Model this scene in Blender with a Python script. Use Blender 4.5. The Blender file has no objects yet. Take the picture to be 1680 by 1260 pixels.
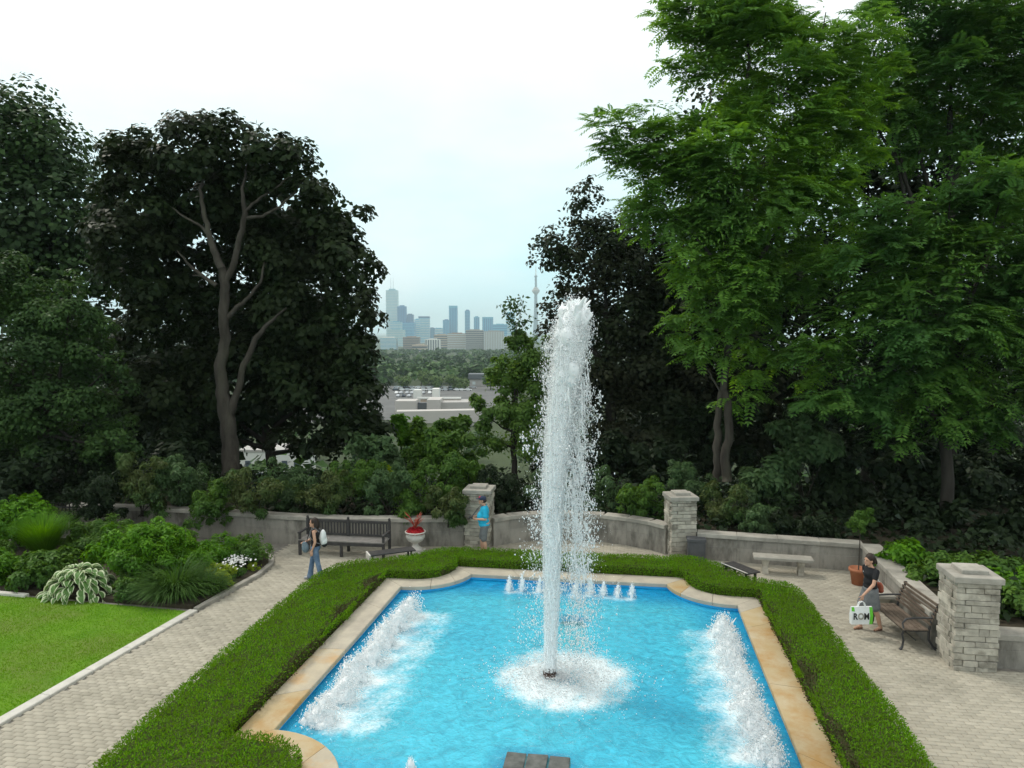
import bpy, bmesh, math, random
import numpy as np
from mathutils import Vector, Matrix

random.seed(7)
rng = np.random.default_rng(11)
R = math.radians
scene = bpy.context.scene
COL = scene.collection

# ------------------------------------------------------------------ camera
# The world frame follows the pool: x across it, y away from the camera, z up.
CH, CF, TH = 6.4, 1200.0, R(8.8)
PITCH = math.atan(85 / CF)
cam_d = bpy.data.cameras.new("camera")
cam = bpy.data.objects.new("camera", cam_d)
COL.objects.link(cam)
cam.location = (0, 0, CH)
cam.rotation_euler = (R(90) - PITCH, 0, TH)
cam_d.sensor_width = 36
cam_d.lens = 36 * CF / 1680
cam_d.clip_start = 0.1
cam_d.clip_end = 60000
scene.camera = cam

# ------------------------------------------------------------------ world, sun, exposure
SUN_EL, SUN_AZ = R(52), R(-60)      # azimuth measured from +Y towards +X
world = bpy.data.worlds.new("World")
scene.world = world
world.use_nodes = True
wn, wl = world.node_tree.nodes, world.node_tree.links
wn.clear()
w_out = wn.new("ShaderNodeOutputWorld")
sky = wn.new("ShaderNodeTexSky")
sky.sky_type = 'NISHITA'
sky.sun_disc = False
sky.sun_elevation = SUN_EL
sky.sun_rotation = SUN_AZ
sky.air_density = 1.2
sky.dust_density = 3.0
bg1 = wn.new("ShaderNodeBackground")
bg1.inputs[1].default_value = 0.08
wl.new(sky.outputs[0], bg1.inputs[0])
tc = wn.new("ShaderNodeTexCoord")
sep = wn.new("ShaderNodeSeparateXYZ")
wl.new(tc.outputs["Generated"], sep.inputs[0])
ramp = wn.new("ShaderNodeValToRGB")
wl.new(sep.outputs[2], ramp.inputs[0])
cr = ramp.color_ramp
cr.elements[0].position = 0.0
cr.elements[0].color = (0.56, 0.92, 1.0, 1)
cr.elements[1].position = 0.42
cr.elements[1].color = (0.96, 0.99, 0.96, 1)
e = cr.elements.new(0.14)
e.color = (0.60, 0.88, 0.93, 1)
e = cr.elements.new(0.27)
e.color = (0.72, 0.90, 0.92, 1)
nz = wn.new("ShaderNodeTexNoise")
nz.inputs["Scale"].default_value = 2.6
nz.inputs["Detail"].default_value = 5
nz.inputs["Roughness"].default_value = 0.55
mp = wn.new("ShaderNodeMapping")
mp.inputs["Scale"].default_value = (1, 1, 2.6)
wl.new(tc.outputs["Generated"], mp.inputs[0])
wl.new(mp.outputs[0], nz.inputs[0])
nr = wn.new("ShaderNodeMapRange")
nr.inputs[1].default_value = 0.38
nr.inputs[2].default_value = 0.68
nr.inputs[3].default_value = 0.0
nr.inputs[4].default_value = 0.6
wl.new(nz.outputs[0], nr.inputs[0])
cmx = wn.new("ShaderNodeMix")
cmx.data_type = 'RGBA'
wl.new(nr.outputs[0], cmx.inputs[0])
wl.new(ramp.outputs[0], cmx.inputs[6])
cmx.inputs[7].default_value = (0.98, 0.985, 0.975, 1)
bg2 = wn.new("ShaderNodeBackground")
bg2.inputs[1].default_value = 1.02
wl.new(cmx.outputs[2], bg2.inputs[0])
wmix = wn.new("ShaderNodeMixShader")
wmix.inputs[0].default_value = 0.9
wl.new(bg1.outputs[0], wmix.inputs[1])
wl.new(bg2.outputs[0], wmix.inputs[2])
wl.new(wmix.outputs[0], w_out.inputs[0])

sun_d = bpy.data.lights.new("sun", 'SUN')
sun_d.energy = 1.4
sun_d.angle = R(12)
sun_d.color = (1.0, 0.95, 0.86)
sun = bpy.data.objects.new("sun", sun_d)
COL.objects.link(sun)
sdir = Vector((math.sin(SUN_AZ) * math.cos(SUN_EL), math.cos(SUN_AZ) * math.cos(SUN_EL), math.sin(SUN_EL)))
sun.rotation_euler = sdir.to_track_quat('Z', 'Y').to_euler()
sun.location = (0, 0, 60)

scene.view_settings.view_transform = 'Standard'
scene.view_settings.look = 'None'
scene.view_settings.exposure = 0.40
scene.view_settings.gamma = 1.0
scene.render.engine = 'CYCLES'
scene.cycles.max_bounces = 9
scene.cycles.diffuse_bounces = 5
scene.cycles.transmission_bounces = 4
scene.cycles.transparent_max_bounces = 12
scene.cycles.volume_bounces = 3
scene.cycles.use_denoising = True
scene.cycles.sample_clamp_indirect = 6


# ------------------------------------------------------------------ helpers
def at(px, py, z=0.0, Y=None):
    """Where the line of sight through a pixel of the photograph meets height z (or depth Y)."""
    x = (px - 840) / CF
    y = -(py - 630) / CF
    d = np.array([x, math.cos(PITCH) + y * math.sin(PITCH), -math.sin(PITCH) + y * math.cos(PITCH)])
    t = (z - CH) / d[2] if Y is None else Y / d[1]
    q = d * t
    return Vector((q[0] * math.cos(TH) - q[1] * math.sin(TH), q[0] * math.sin(TH) + q[1] * math.cos(TH), q[2] + CH))


def norm(v):
    return v / np.maximum(np.linalg.norm(v, axis=-1, keepdims=True), 1e-9)


def mesh_np(name, V, F, smooth=False):
    me = bpy.data.meshes.new(name)
    V = np.ascontiguousarray(V, dtype=np.float32)
    F = np.ascontiguousarray(F, dtype=np.int32)
    n, k = F.shape
    me.vertices.add(len(V))
    me.vertices.foreach_set("co", V.ravel())
    me.loops.add(n * k)
    me.loops.foreach_set("vertex_index", F.ravel())
    me.polygons.add(n)
    me.polygons.foreach_set("loop_start", np.arange(0, n * k, k, dtype=np.int32))
    me.polygons.foreach_set("loop_total", np.full(n, k, dtype=np.int32))
    if smooth:
        me.polygons.foreach_set("use_smooth", np.ones(n, dtype=bool))
    me.update(calc_edges=True)
    return me


def link(name, me, mat=None, parent=None, loc=None):
    o = bpy.data.objects.new(name, me)
    COL.objects.link(o)
    if mat is not None:
        me.materials.clear()
        for m in (mat if isinstance(mat, (list, tuple)) else [mat]):
            me.materials.append(m)
    if parent is not None:
        o.parent = parent
    if loc is not None:
        o.location = loc
    return o


def tag(o, label=None, cat=None, group=None, kind=None):
    if label:
        o["label"] = label
    if cat:
        o["category"] = cat
    if group:
        o["group"] = group
    if kind:
        o["kind"] = kind
    return o


def thing(name, label, cat, loc=(0, 0, 0), rz=0.0, group=None):
    o = bpy.data.objects.new(name, None)
    o.empty_display_size = 0.3
    COL.objects.link(o)
    o.location = loc
    o.rotation_euler = (0, 0, rz)
    return tag(o, label, cat, group)


def copy_thing(o, loc, rz=None, label=None, parent=None):
    c = o.copy()
    COL.objects.link(c)
    if parent is not None:
        c.parent = parent
    else:
        c.location = loc
        if rz is not None:
            c.rotation_euler = (0, 0, rz)
        if label:
            c["label"] = label
    for ch in list(o.children):
        copy_thing(ch, None, None, None, c)
    return c


class MB:
    """Collects shapes; build() links them as one mesh object."""

    def __init__(s):
        s.v, s.f, s.sm = [], [], []

    def add(s, V, F, smooth=False):
        b = len(s.v)
        s.v += [tuple(p) for p in V]
        s.f += [tuple(i + b for i in q) for q in F]
        s.sm += [smooth] * len(F)
        return s

    def box(s, x0, x1, y0, y1, z0, z1, rz=0, c=None, jit=0.0, bev=0.0):
        P = [(x0, y0), (x1, y0), (x1, y1), (x0, y1)]
        V = []
        if bev > 0:
            Pi = [(x0 + bev, y0 + bev), (x1 - bev, y0 + bev), (x1 - bev, y1 - bev), (x0 + bev, y1 - bev)]
            V = [(x, y, z0) for x, y in P] + [(x, y, z1 - bev) for x, y in P] + [(x, y, z1) for x, y in Pi]
            F = [(3, 2, 1, 0)] + [(i, (i + 1) % 4, (i + 1) % 4 + 4, i + 4) for i in range(4)] + \
                [(i + 4, (i + 1) % 4 + 4, (i + 1) % 4 + 8, i + 8) for i in range(4)] + [(8, 9, 10, 11)]
        else:
            V = [(x, y, z0) for x, y in P] + [(x, y, z1) for x, y in P]
            F = [(3, 2, 1, 0), (4, 5, 6, 7)] + [(i, (i + 1) % 4, (i + 1) % 4 + 4, i + 4) for i in range(4)]
        if jit:
            V = [(a + random.uniform(-jit, jit), b + random.uniform(-jit, jit), c_ + random.uniform(-jit, jit)) for a, b, c_ in V]
        if rz:
            cx, cy = c if c else (0, 0)
            ca, sa = math.cos(rz), math.sin(rz)
            V = [(cx + (a - cx) * ca - (b - cy) * sa, cy + (a - cx) * sa + (b - cy) * ca, z) for a, b, z in V]
        return s.add(V, F)

    def tube(s, pts, rad, n=8, cap=True):
        pts = [Vector(p) for p in pts]
        if not isinstance(rad, (list, tuple)):
            rad = [rad] * len(pts)
        V, F = [], []
        up = None
        for i, p in enumerate(pts):
            d = (pts[min(i + 1, len(pts) - 1)] - pts[max(i - 1, 0)]).normalized()
            if up is None:
                up = Vector((1, 0, 0)) if abs(d.x) < 0.8 else Vector((0, 1, 0))
            a = d.cross(up).normalized()
            up = a.cross(d).normalized()
            for k in range(n):
                t = 2 * math.pi * k / n
                V.append(p + (a * math.cos(t) + up * math.sin(t)) * rad[i])
        for i in range(len(pts) - 1):
            for k in range(n):
                F.append((i * n + k, i * n + (k + 1) % n, (i + 1) * n + (k + 1) % n, (i + 1) * n + k))
        b = len(s.v)
        s.add(V, F, True)
        if cap:
            s.f.append(tuple(b + k for k in range(n)))
            s.f.append(tuple(b + (len(pts) - 1) * n + n - 1 - k for k in range(n)))
            s.sm += [False, False]
        return s

    def lathe(s, prof, n=24, cx=0, cy=0):
        V, F = [], []
        for r, z in prof:
            for k in range(n):
                t = 2 * math.pi * k / n
                V.append((cx + r * math.cos(t), cy + r * math.sin(t), z))
        for i in range(len(prof) - 1):
            for k in range(n):
                F.append((i * n + k, i * n + (k + 1) % n, (i + 1) * n + (k + 1) % n, (i + 1) * n + k))
        return s.add(V, F, True)

    def ell(s, c, r, n=12, m=8):
        V, F = [], []
        for i in range(m + 1):
            ph = math.pi * i / m
            for k in range(n):
                t = 2 * math.pi * k / n
                V.append((c[0] + r[0] * math.sin(ph) * math.cos(t), c[1] + r[1] * math.sin(ph) * math.sin(t), c[2] - r[2] * math.cos(ph)))
        for i in range(m):
            for k in range(n):
                F.append((i * n + k, i * n + (k + 1) % n, (i + 1) * n + (k + 1) % n, (i + 1) * n + k))
        return s.add(V, F, True)

    def prism(s, poly, z0, z1):
        """poly counter-clockwise, may be concave: caps are made by triangulation."""
        from mathutils.geometry import tessellate_polygon
        n = len(poly)
        V = [(x, y, z0) for x, y in poly] + [(x, y, z1) for x, y in poly]
        F = [(i, (i + 1) % n, (i + 1) % n + n, i + n) for i in range(n)]
        tri = tessellate_polygon([[Vector((x, y, 0)) for x, y in poly]])
        for t in tri:
            a, b, c = [Vector((*poly[i], 0)) for i in t]
            if (b - a).cross(c - a).z < 0:
                t = (t[0], t[2], t[1])
            F.append(tuple(i + n for i in t))
            F.append((t[2], t[1], t[0]))
        return s.add(V, F)

    def mesh(s, name):
        me = bpy.data.meshes.new(name)
        me.from_pydata([tuple(v) for v in s.v], [], s.f)
        me.polygons.foreach_set("use_smooth", s.sm)
        me.update()
        return me

    def build(s, name, mat, parent=None, loc=None):
        return link(name, s.mesh(name), mat, parent, loc)


def cap_(mb, p0, r0, p1, r1, n=12):
    p0, p1 = Vector(p0), Vector(p1)
    d = p1 - p0
    L_ = max(d.length, 1e-5)
    d = d / L_
    pts, rad = [], []
    for k in range(5):
        a = math.pi / 2 * k / 4
        pts.append(p0 - d * r0 * math.cos(a) * .98)
        rad.append(max(r0 * math.sin(a), .0008))
    for k in range(5):
        a = math.pi / 2 * (1 - k / 4)
        pts.append(p1 + d * r1 * math.cos(a) * .98)
        rad.append(max(r1 * math.sin(a), .0008))
    mb.tube(pts, rad, n)


def grow(mb, name, mat, parent, vox=.010, sm=3):
    o = mb.build(name, mat, parent)
    r = o.modifiers.new("join", 'REMESH')
    r.mode = 'VOXEL'
    r.voxel_size = vox
    r.use_smooth_shade = True
    s_ = o.modifiers.new("soften", 'SMOOTH')
    s_.iterations = sm
    s_.factor = .5
    return o


def pip(px, py, poly):
    inside = np.zeros(len(px), bool)
    n = len(poly)
    for i in range(n):
        x0, y0 = poly[i]
        x1, y1 = poly[(i + 1) % n]
        if y0 == y1:
            continue
        c = ((y0 > py) != (y1 > py)) & (px < (x1 - x0) * (py - y0) / (y1 - y0) + x0)
        inside ^= c
    return inside


def wob(x, y, sc=1.0, seed=0):
    r = np.random.default_rng(seed)
    s = 0
    for i in range(7):
        a = r.uniform(0, 6.28)
        k = sc * r.uniform(0.6, 2.4)
        s = s + np.sin((x * math.cos(a) + y * math.sin(a)) * k + r.uniform(0, 6.28)) / 7 * 1.6
    return s


# ------------------------------------------------------------------ materials
def newmat(name):
    m = bpy.data.materials.new(name)
    m.use_nodes = True
    nt = m.node_tree
    nt.nodes.clear()
    out = nt.nodes.new("ShaderNodeOutputMaterial")
    return m, nt, out


def N(nt, kind, **kw):
    n = nt.nodes.new(kind)
    for k, v in kw.items():
        n.inputs[k.replace("_", " ")].default_value = v
    return n


def surf(name, c1, c2=None, rough=0.85, scale=3.0, bump=0.0, bscale=20.0, detail=6, island=0.0, spec=0.3, metal=0.0, c3=None, s3=0.5, stretch=None):
    m, nt, out = newmat(name)
    p = N(nt, "ShaderNodeBsdfPrincipled", Roughness=rough, Metallic=metal)
    p.inputs["Specular IOR Level"].default_value = spec
    tc = nt.nodes.new("ShaderNodeTexCoord")
    src = tc.outputs["Object"]
    if stretch:
        mp = nt.nodes.new("ShaderNodeMapping")
        mp.inputs["Scale"].default_value = stretch
        nt.links.new(src, mp.inputs[0])
        src = mp.outputs[0]
    nz = N(nt, "ShaderNodeTexNoise", Scale=scale, Detail=detail, Roughness=0.6)
    nt.links.new(src, nz.inputs[0])
    rp = nt.nodes.new("ShaderNodeMapRange")
    rp.inputs[1].default_value = 0.32
    rp.inputs[2].default_value = 0.68
    nt.links.new(nz.outputs[0], rp.inputs[0])
    mx = nt.nodes.new("ShaderNodeMix")
    mx.data_type = 'RGBA'
    mx.inputs[6].default_value = (*c1, 1)
    mx.inputs[7].default_value = (*(c2 or [min(1, c * 1.25) for c in c1]), 1)
    nt.links.new(rp.outputs[0], mx.inputs[0])
    col = mx.outputs[2]
    if c3:
        n3 = N(nt, "ShaderNodeTexNoise", Scale=s3, Detail=5, Roughness=0.65)
        nt.links.new(src, n3.inputs[0])
        r3 = nt.nodes.new("ShaderNodeMapRange")
        r3.inputs[1].default_value = 0.48
        r3.inputs[2].default_value = 0.66
        nt.links.new(n3.outputs[0], r3.inputs[0])
        m3 = nt.nodes.new("ShaderNodeMix")
        m3.data_type = 'RGBA'
        nt.links.new(r3.outputs[0], m3.inputs[0])
        nt.links.new(col, m3.inputs[6])
        m3.inputs[7].default_value = (*c3, 1)
        col = m3.outputs[2]
    if island:
        g = nt.nodes.new("ShaderNodeNewGeometry")
        oi = nt.nodes.new("ShaderNodeObjectInfo")
        ad = nt.nodes.new("ShaderNodeMath")
        ad.operation = 'ADD'
        nt.links.new(g.outputs["Random Per Island"], ad.inputs[0])
        nt.links.new(oi.outputs["Random"], ad.inputs[1])
        fr = nt.nodes.new("ShaderNodeMath")
        fr.operation = 'FRACT'
        nt.links.new(ad.outputs[0], fr.inputs[0])
        ri = nt.nodes.new("ShaderNodeMapRange")
        ri.inputs[3].default_value = 1 - island
        ri.inputs[4].default_value = 1 + island
        nt.links.new(fr.outputs[0], ri.inputs[0])
        hs = nt.nodes.new("ShaderNodeHueSaturation")
        nt.links.new(ri.outputs[0], hs.inputs["Value"])
        nt.links.new(col, hs.inputs["Color"])
        col = hs.outputs[0]
    nt.links.new(col, p.inputs["Base Color"])
    if bump:
        nb = N(nt, "ShaderNodeTexNoise", Scale=bscale, Detail=6, Roughness=0.65)
        nt.links.new(src, nb.inputs[0])
        bp = N(nt, "ShaderNodeBump", Strength=bump, Distance=0.02)
        nt.links.new(nb.outputs[0], bp.inputs["Height"])
        nt.links.new(bp.outputs[0], p.inputs["Normal"])
    nt.links.new(p.outputs[0], out.inputs[0])
    return m


def leafmat(name, c1, c2, c3=None, trans=0.3, ns=0.7, rough=0.5):
    """c1/c2 vary leaf by leaf, c3 drifts in over the crown."""
    m, nt, out = newmat(name)
    g = nt.nodes.new("ShaderNodeNewGeometry")
    mx = nt.nodes.new("ShaderNodeMix")
    mx.data_type = 'RGBA'
    mx.inputs[6].default_value = (*c1, 1)
    mx.inputs[7].default_value = (*c2, 1)
    nt.links.new(g.outputs["Random Per Island"], mx.inputs[0])
    col = mx.outputs[2]
    if c3:
        tc = nt.nodes.new("ShaderNodeTexCoord")
        nz = N(nt, "ShaderNodeTexNoise", Scale=ns, Detail=3)
        nt.links.new(tc.outputs["Object"], nz.inputs[0])
        r3 = nt.nodes.new("ShaderNodeMapRange")
        r3.inputs[1].default_value = 0.42
        r3.inputs[2].default_value = 0.62
        nt.links.new(nz.outputs[0], r3.inputs[0])
        m3 = nt.nodes.new("ShaderNodeMix")
        m3.data_type = 'RGBA'
        nt.links.new(r3.outputs[0], m3.inputs[0])
        nt.links.new(col, m3.inputs[6])
        m3.inputs[7].default_value = (*c3, 1)
        col = m3.outputs[2]
    p = N(nt, "ShaderNodeBsdfPrincipled", Roughness=rough)
    p.inputs["Specular IOR Level"].default_value = 0.13
    nt.links.new(col, p.inputs["Base Color"])
    t = nt.nodes.new("ShaderNodeBsdfTranslucent")
    hs = N(nt, "ShaderNodeHueSaturation", Value=1.3, Saturation=1.15, Hue=0.485)
    nt.links.new(col, hs.inputs["Color"])
    nt.links.new(hs.outputs[0], t.inputs[0])
    ms = nt.nodes.new("ShaderNodeMixShader")
    ms.inputs[0].default_value = trans
    nt.links.new(p.outputs[0], ms.inputs[1])
    nt.links.new(t.outputs[0], ms.inputs[2])
    nt.links.new(ms.outputs[0], out.inputs[0])
    return m


M = {}
M['brick'] = surf("paving brick", (0.345, 0.315, 0.25), (0.41, 0.375, 0.305), 0.9, 2.2, 0.25, 60, island=0.10, c3=(0.30, 0.275, 0.22), s3=0.45)
M['mortar'] = surf("paving bed", (0.16, 0.15, 0.13), (0.24, 0.22, 0.19), 0.95, 8, 0.3, 50)
M['coping'] = surf("pool coping stone", (0.50, 0.43, 0.31), (0.40, 0.35, 0.27), 0.75, 3.5, 0.25, 40, island=0.05, c3=(0.50, 0.29, 0.11), s3=0.7)
M['coping_orange'] = surf("rust stained coping stone", (0.42, 0.31, 0.16), (0.48, 0.40, 0.27), 0.75, 1.6, 0.25, 40, island=0.04, c3=(0.40, 0.24, 0.09), s3=1.3)
M['coping_pale'] = surf("pale coping stone", (0.48, 0.43, 0.34), (0.37, 0.33, 0.27), 0.8, 3, 0.25, 40, island=0.05)
M['wall'] = surf("grey stone wall", (0.22, 0.205, 0.18), (0.33, 0.305, 0.265), 0.92, 3.2, 0.4, 30, c3=(0.11, 0.102, 0.086), s3=2.2, island=0.08, stretch=(1, 1, 0.4))
M['wallcap'] = surf("wall coping stone", (0.30, 0.28, 0.24), (0.42, 0.39, 0.34), 0.9, 3, 0.35, 40, island=0.08, c3=(0.24, 0.225, 0.195), s3=1.3)
M['stone'] = surf("rough limestone", (0.34, 0.315, 0.265), (0.52, 0.48, 0.40), 0.9, 5, 0.6, 26, island=0.22, c3=(0.20, 0.18, 0.145), s3=2.2)
M['joint'] = surf("dark joint", (0.12, 0.11, 0.095), (0.2, 0.185, 0.16), 0.95, 8, 0.3, 40)
M['kerb'] = surf("kerb stone", (0.46, 0.44, 0.39), (0.58, 0.555, 0.50), 0.85, 4, 0.3, 40, island=0.08)
M['soil'] = surf("soil", (0.030, 0.024, 0.016), (0.06, 0.05, 0.03), 0.98, 6, 0.6, 30)
M['lawn'] = surf("lawn turf", (0.085, 0.20, 0.006), (0.125, 0.25, 0.01), 0.95, 1.4, 0.6, 90, c3=(0.13, 0.19, 0.03), s3=0.5)
M['terrain'] = surf("wooded ground", (0.028, 0.04, 0.016), (0.05, 0.07, 0.025), 0.98, 0.02, 0.0)
M['asphalt'] = surf("car park asphalt", (0.10, 0.10, 0.10), (0.15, 0.15, 0.145), 0.9, 0.1)
M['bark'] = surf("grey bark", (0.032, 0.027, 0.021), (0.072, 0.062, 0.050), 0.95, 5, 0.7, 18, stretch=(1, 1, 0.25), c3=(0.09, 0.085, 0.06), s3=0.8)
M['darkbark'] = surf("dark bark", (0.025, 0.021, 0.017), (0.05, 0.043, 0.035), 0.95, 5, 0.7, 18, stretch=(1, 1, 0.25))
M['darkwood'] = surf("dark painted wood", (0.035, 0.033, 0.033), (0.065, 0.06, 0.058), 0.6, 7, 0.2, 40)
M['greywood'] = surf("weathered wood", (0.16, 0.15, 0.14), (0.24, 0.22, 0.20), 0.7, 7, 0.2, 40)
M['iron'] = surf("black iron", (0.018, 0.018, 0.02), (0.04, 0.04, 0.042), 0.45, 9, 0.1, 60, spec=0.5)
M['brownwood'] = surf("brown slats", (0.10, 0.075, 0.055), (0.17, 0.13, 0.10), 0.6, 7, 0.2, 40, island=0.1)
M['urn'] = surf("cast white stone", (0.55, 0.52, 0.47), (0.68, 0.65, 0.60), 0.85, 9, 0.4, 60, c3=(0.42, 0.40, 0.36), s3=4)
M['terracotta'] = surf("terracotta", (0.34, 0.12, 0.06), (0.42, 0.17, 0.09), 0.85, 9, 0.2, 60)
M['nozzle'] = surf("rusty nozzle", (0.07, 0.045, 0.035), (0.16, 0.10, 0.08), 0.6, 14, 0.3, 60, metal=0.4)
M['greybox'] = surf("grey painted metal", (0.07, 0.07, 0.075), (0.10, 0.10, 0.105), 0.6, 6)

M['L_maple'] = leafmat("maple leaf dark", (0.015, 0.030, 0.010), (0.032, 0.050, 0.016), (0.022, 0.031, 0.012), 0.22, 0.35)
M['L_maple2'] = leafmat("maple leaf green", (0.026, 0.058, 0.018), (0.05, 0.095, 0.026), (0.03, 0.055, 0.022), 0.25, 0.35)
M['L_copper'] = leafmat("copper leaf", (0.022, 0.026, 0.013), (0.046, 0.050, 0.024), (0.022, 0.038, 0.014), 0.2, 0.3)
M['L_ail'] = leafmat("tree of heaven leaf", (0.095, 0.215, 0.035), (0.20, 0.375, 0.06), (0.10, 0.21, 0.045), 0.45, 0.35)
M['L_ail2'] = leafmat("shaded tree of heaven leaf", (0.065, 0.16, 0.030), (0.145, 0.28, 0.052), (0.06, 0.145, 0.036), 0.42, 0.35)
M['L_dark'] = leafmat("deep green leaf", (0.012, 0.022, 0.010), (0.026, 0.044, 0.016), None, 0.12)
M['L_mid'] = leafmat("mid green leaf", (0.06, 0.135, 0.022), (0.12, 0.22, 0.036), (0.065, 0.14, 0.03), 0.35, 0.6)
M['L_dull'] = leafmat("dull green leaf", (0.034, 0.075, 0.020), (0.070, 0.130, 0.034), (0.04, 0.08, 0.026), 0.3, 0.6)
M['L_elm'] = leafmat("fresh elm leaf", (0.075, 0.15, 0.028), (0.16, 0.26, 0.05), (0.085, 0.16, 0.035), 0.4, 0.6)
M['L_blue'] = leafmat("grey green leaf", (0.06, 0.12, 0.045), (0.11, 0.18, 0.07), (0.06, 0.10, 0.04), 0.3, 0.9)
M['L_brown'] = leafmat("olive brown leaf", (0.065, 0.095, 0.03), (0.12, 0.145, 0.048), (0.06, 0.12, 0.032), 0.3, 1.0)
M['L_bright'] = leafmat("bright green leaf", (0.07, 0.20, 0.010), (0.14, 0.31, 0.02), (0.06, 0.16, 0.014), 0.4, 1.2)
M['L_lime'] = leafmat("lime leaf", (0.18, 0.27, 0.02), (0.30, 0.38, 0.03), None, 0.35)
M['L_hedge'] = leafmat("box hedge leaf", (0.062, 0.19, 0.005), (0.165, 0.345, 0.010), (0.11, 0.23, 0.008), 0.35, 1.6)
M['L_hedgebrown'] = leafmat("bare hedge twig", (0.045, 0.035, 0.018), (0.08, 0.065, 0.03), None, 0.1)
M['core'] = surf("hedge inside", (0.030, 0.055, 0.006), (0.055, 0.07, 0.012), 1.0, 14)
M['L_grass'] = leafmat("grass blade", (0.09, 0.25, 0.004), (0.17, 0.37, 0.008), (0.14, 0.29, 0.006), 0.33, 0.5)
M['L_hosta'] = leafmat("hosta leaf", (0.09, 0.19, 0.05), (0.14, 0.25, 0.08), None, 0.25)
M['L_hostaedge'] = leafmat("hosta leaf edge", (0.55, 0.62, 0.38), (0.68, 0.72, 0.5), None, 0.25)
M['L_dayl'] = leafmat("daylily blade", (0.05, 0.11, 0.025), (0.085, 0.17, 0.035), None, 0.3)
M['petal'] = leafmat("white petal", (0.7, 0.7, 0.68), (0.8, 0.8, 0.78), None, 0.2)
M['red'] = leafmat("red petal", (0.35, 0.01, 0.02), (0.50, 0.03, 0.03), None, 0.2)
M['redleaf'] = leafmat("red spiky leaf", (0.30, 0.05, 0.03), (0.38, 0.11, 0.07), None, 0.2)
M['far_green'] = leafmat("far tree leaf", (0.035, 0.085, 0.018), (0.07, 0.14, 0.03), (0.04, 0.08, 0.025), 0.1, 0.01)
M['far_bright'] = leafmat("far bright leaf", (0.07, 0.13, 0.03), (0.12, 0.18, 0.045), None, 0.1)


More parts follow.
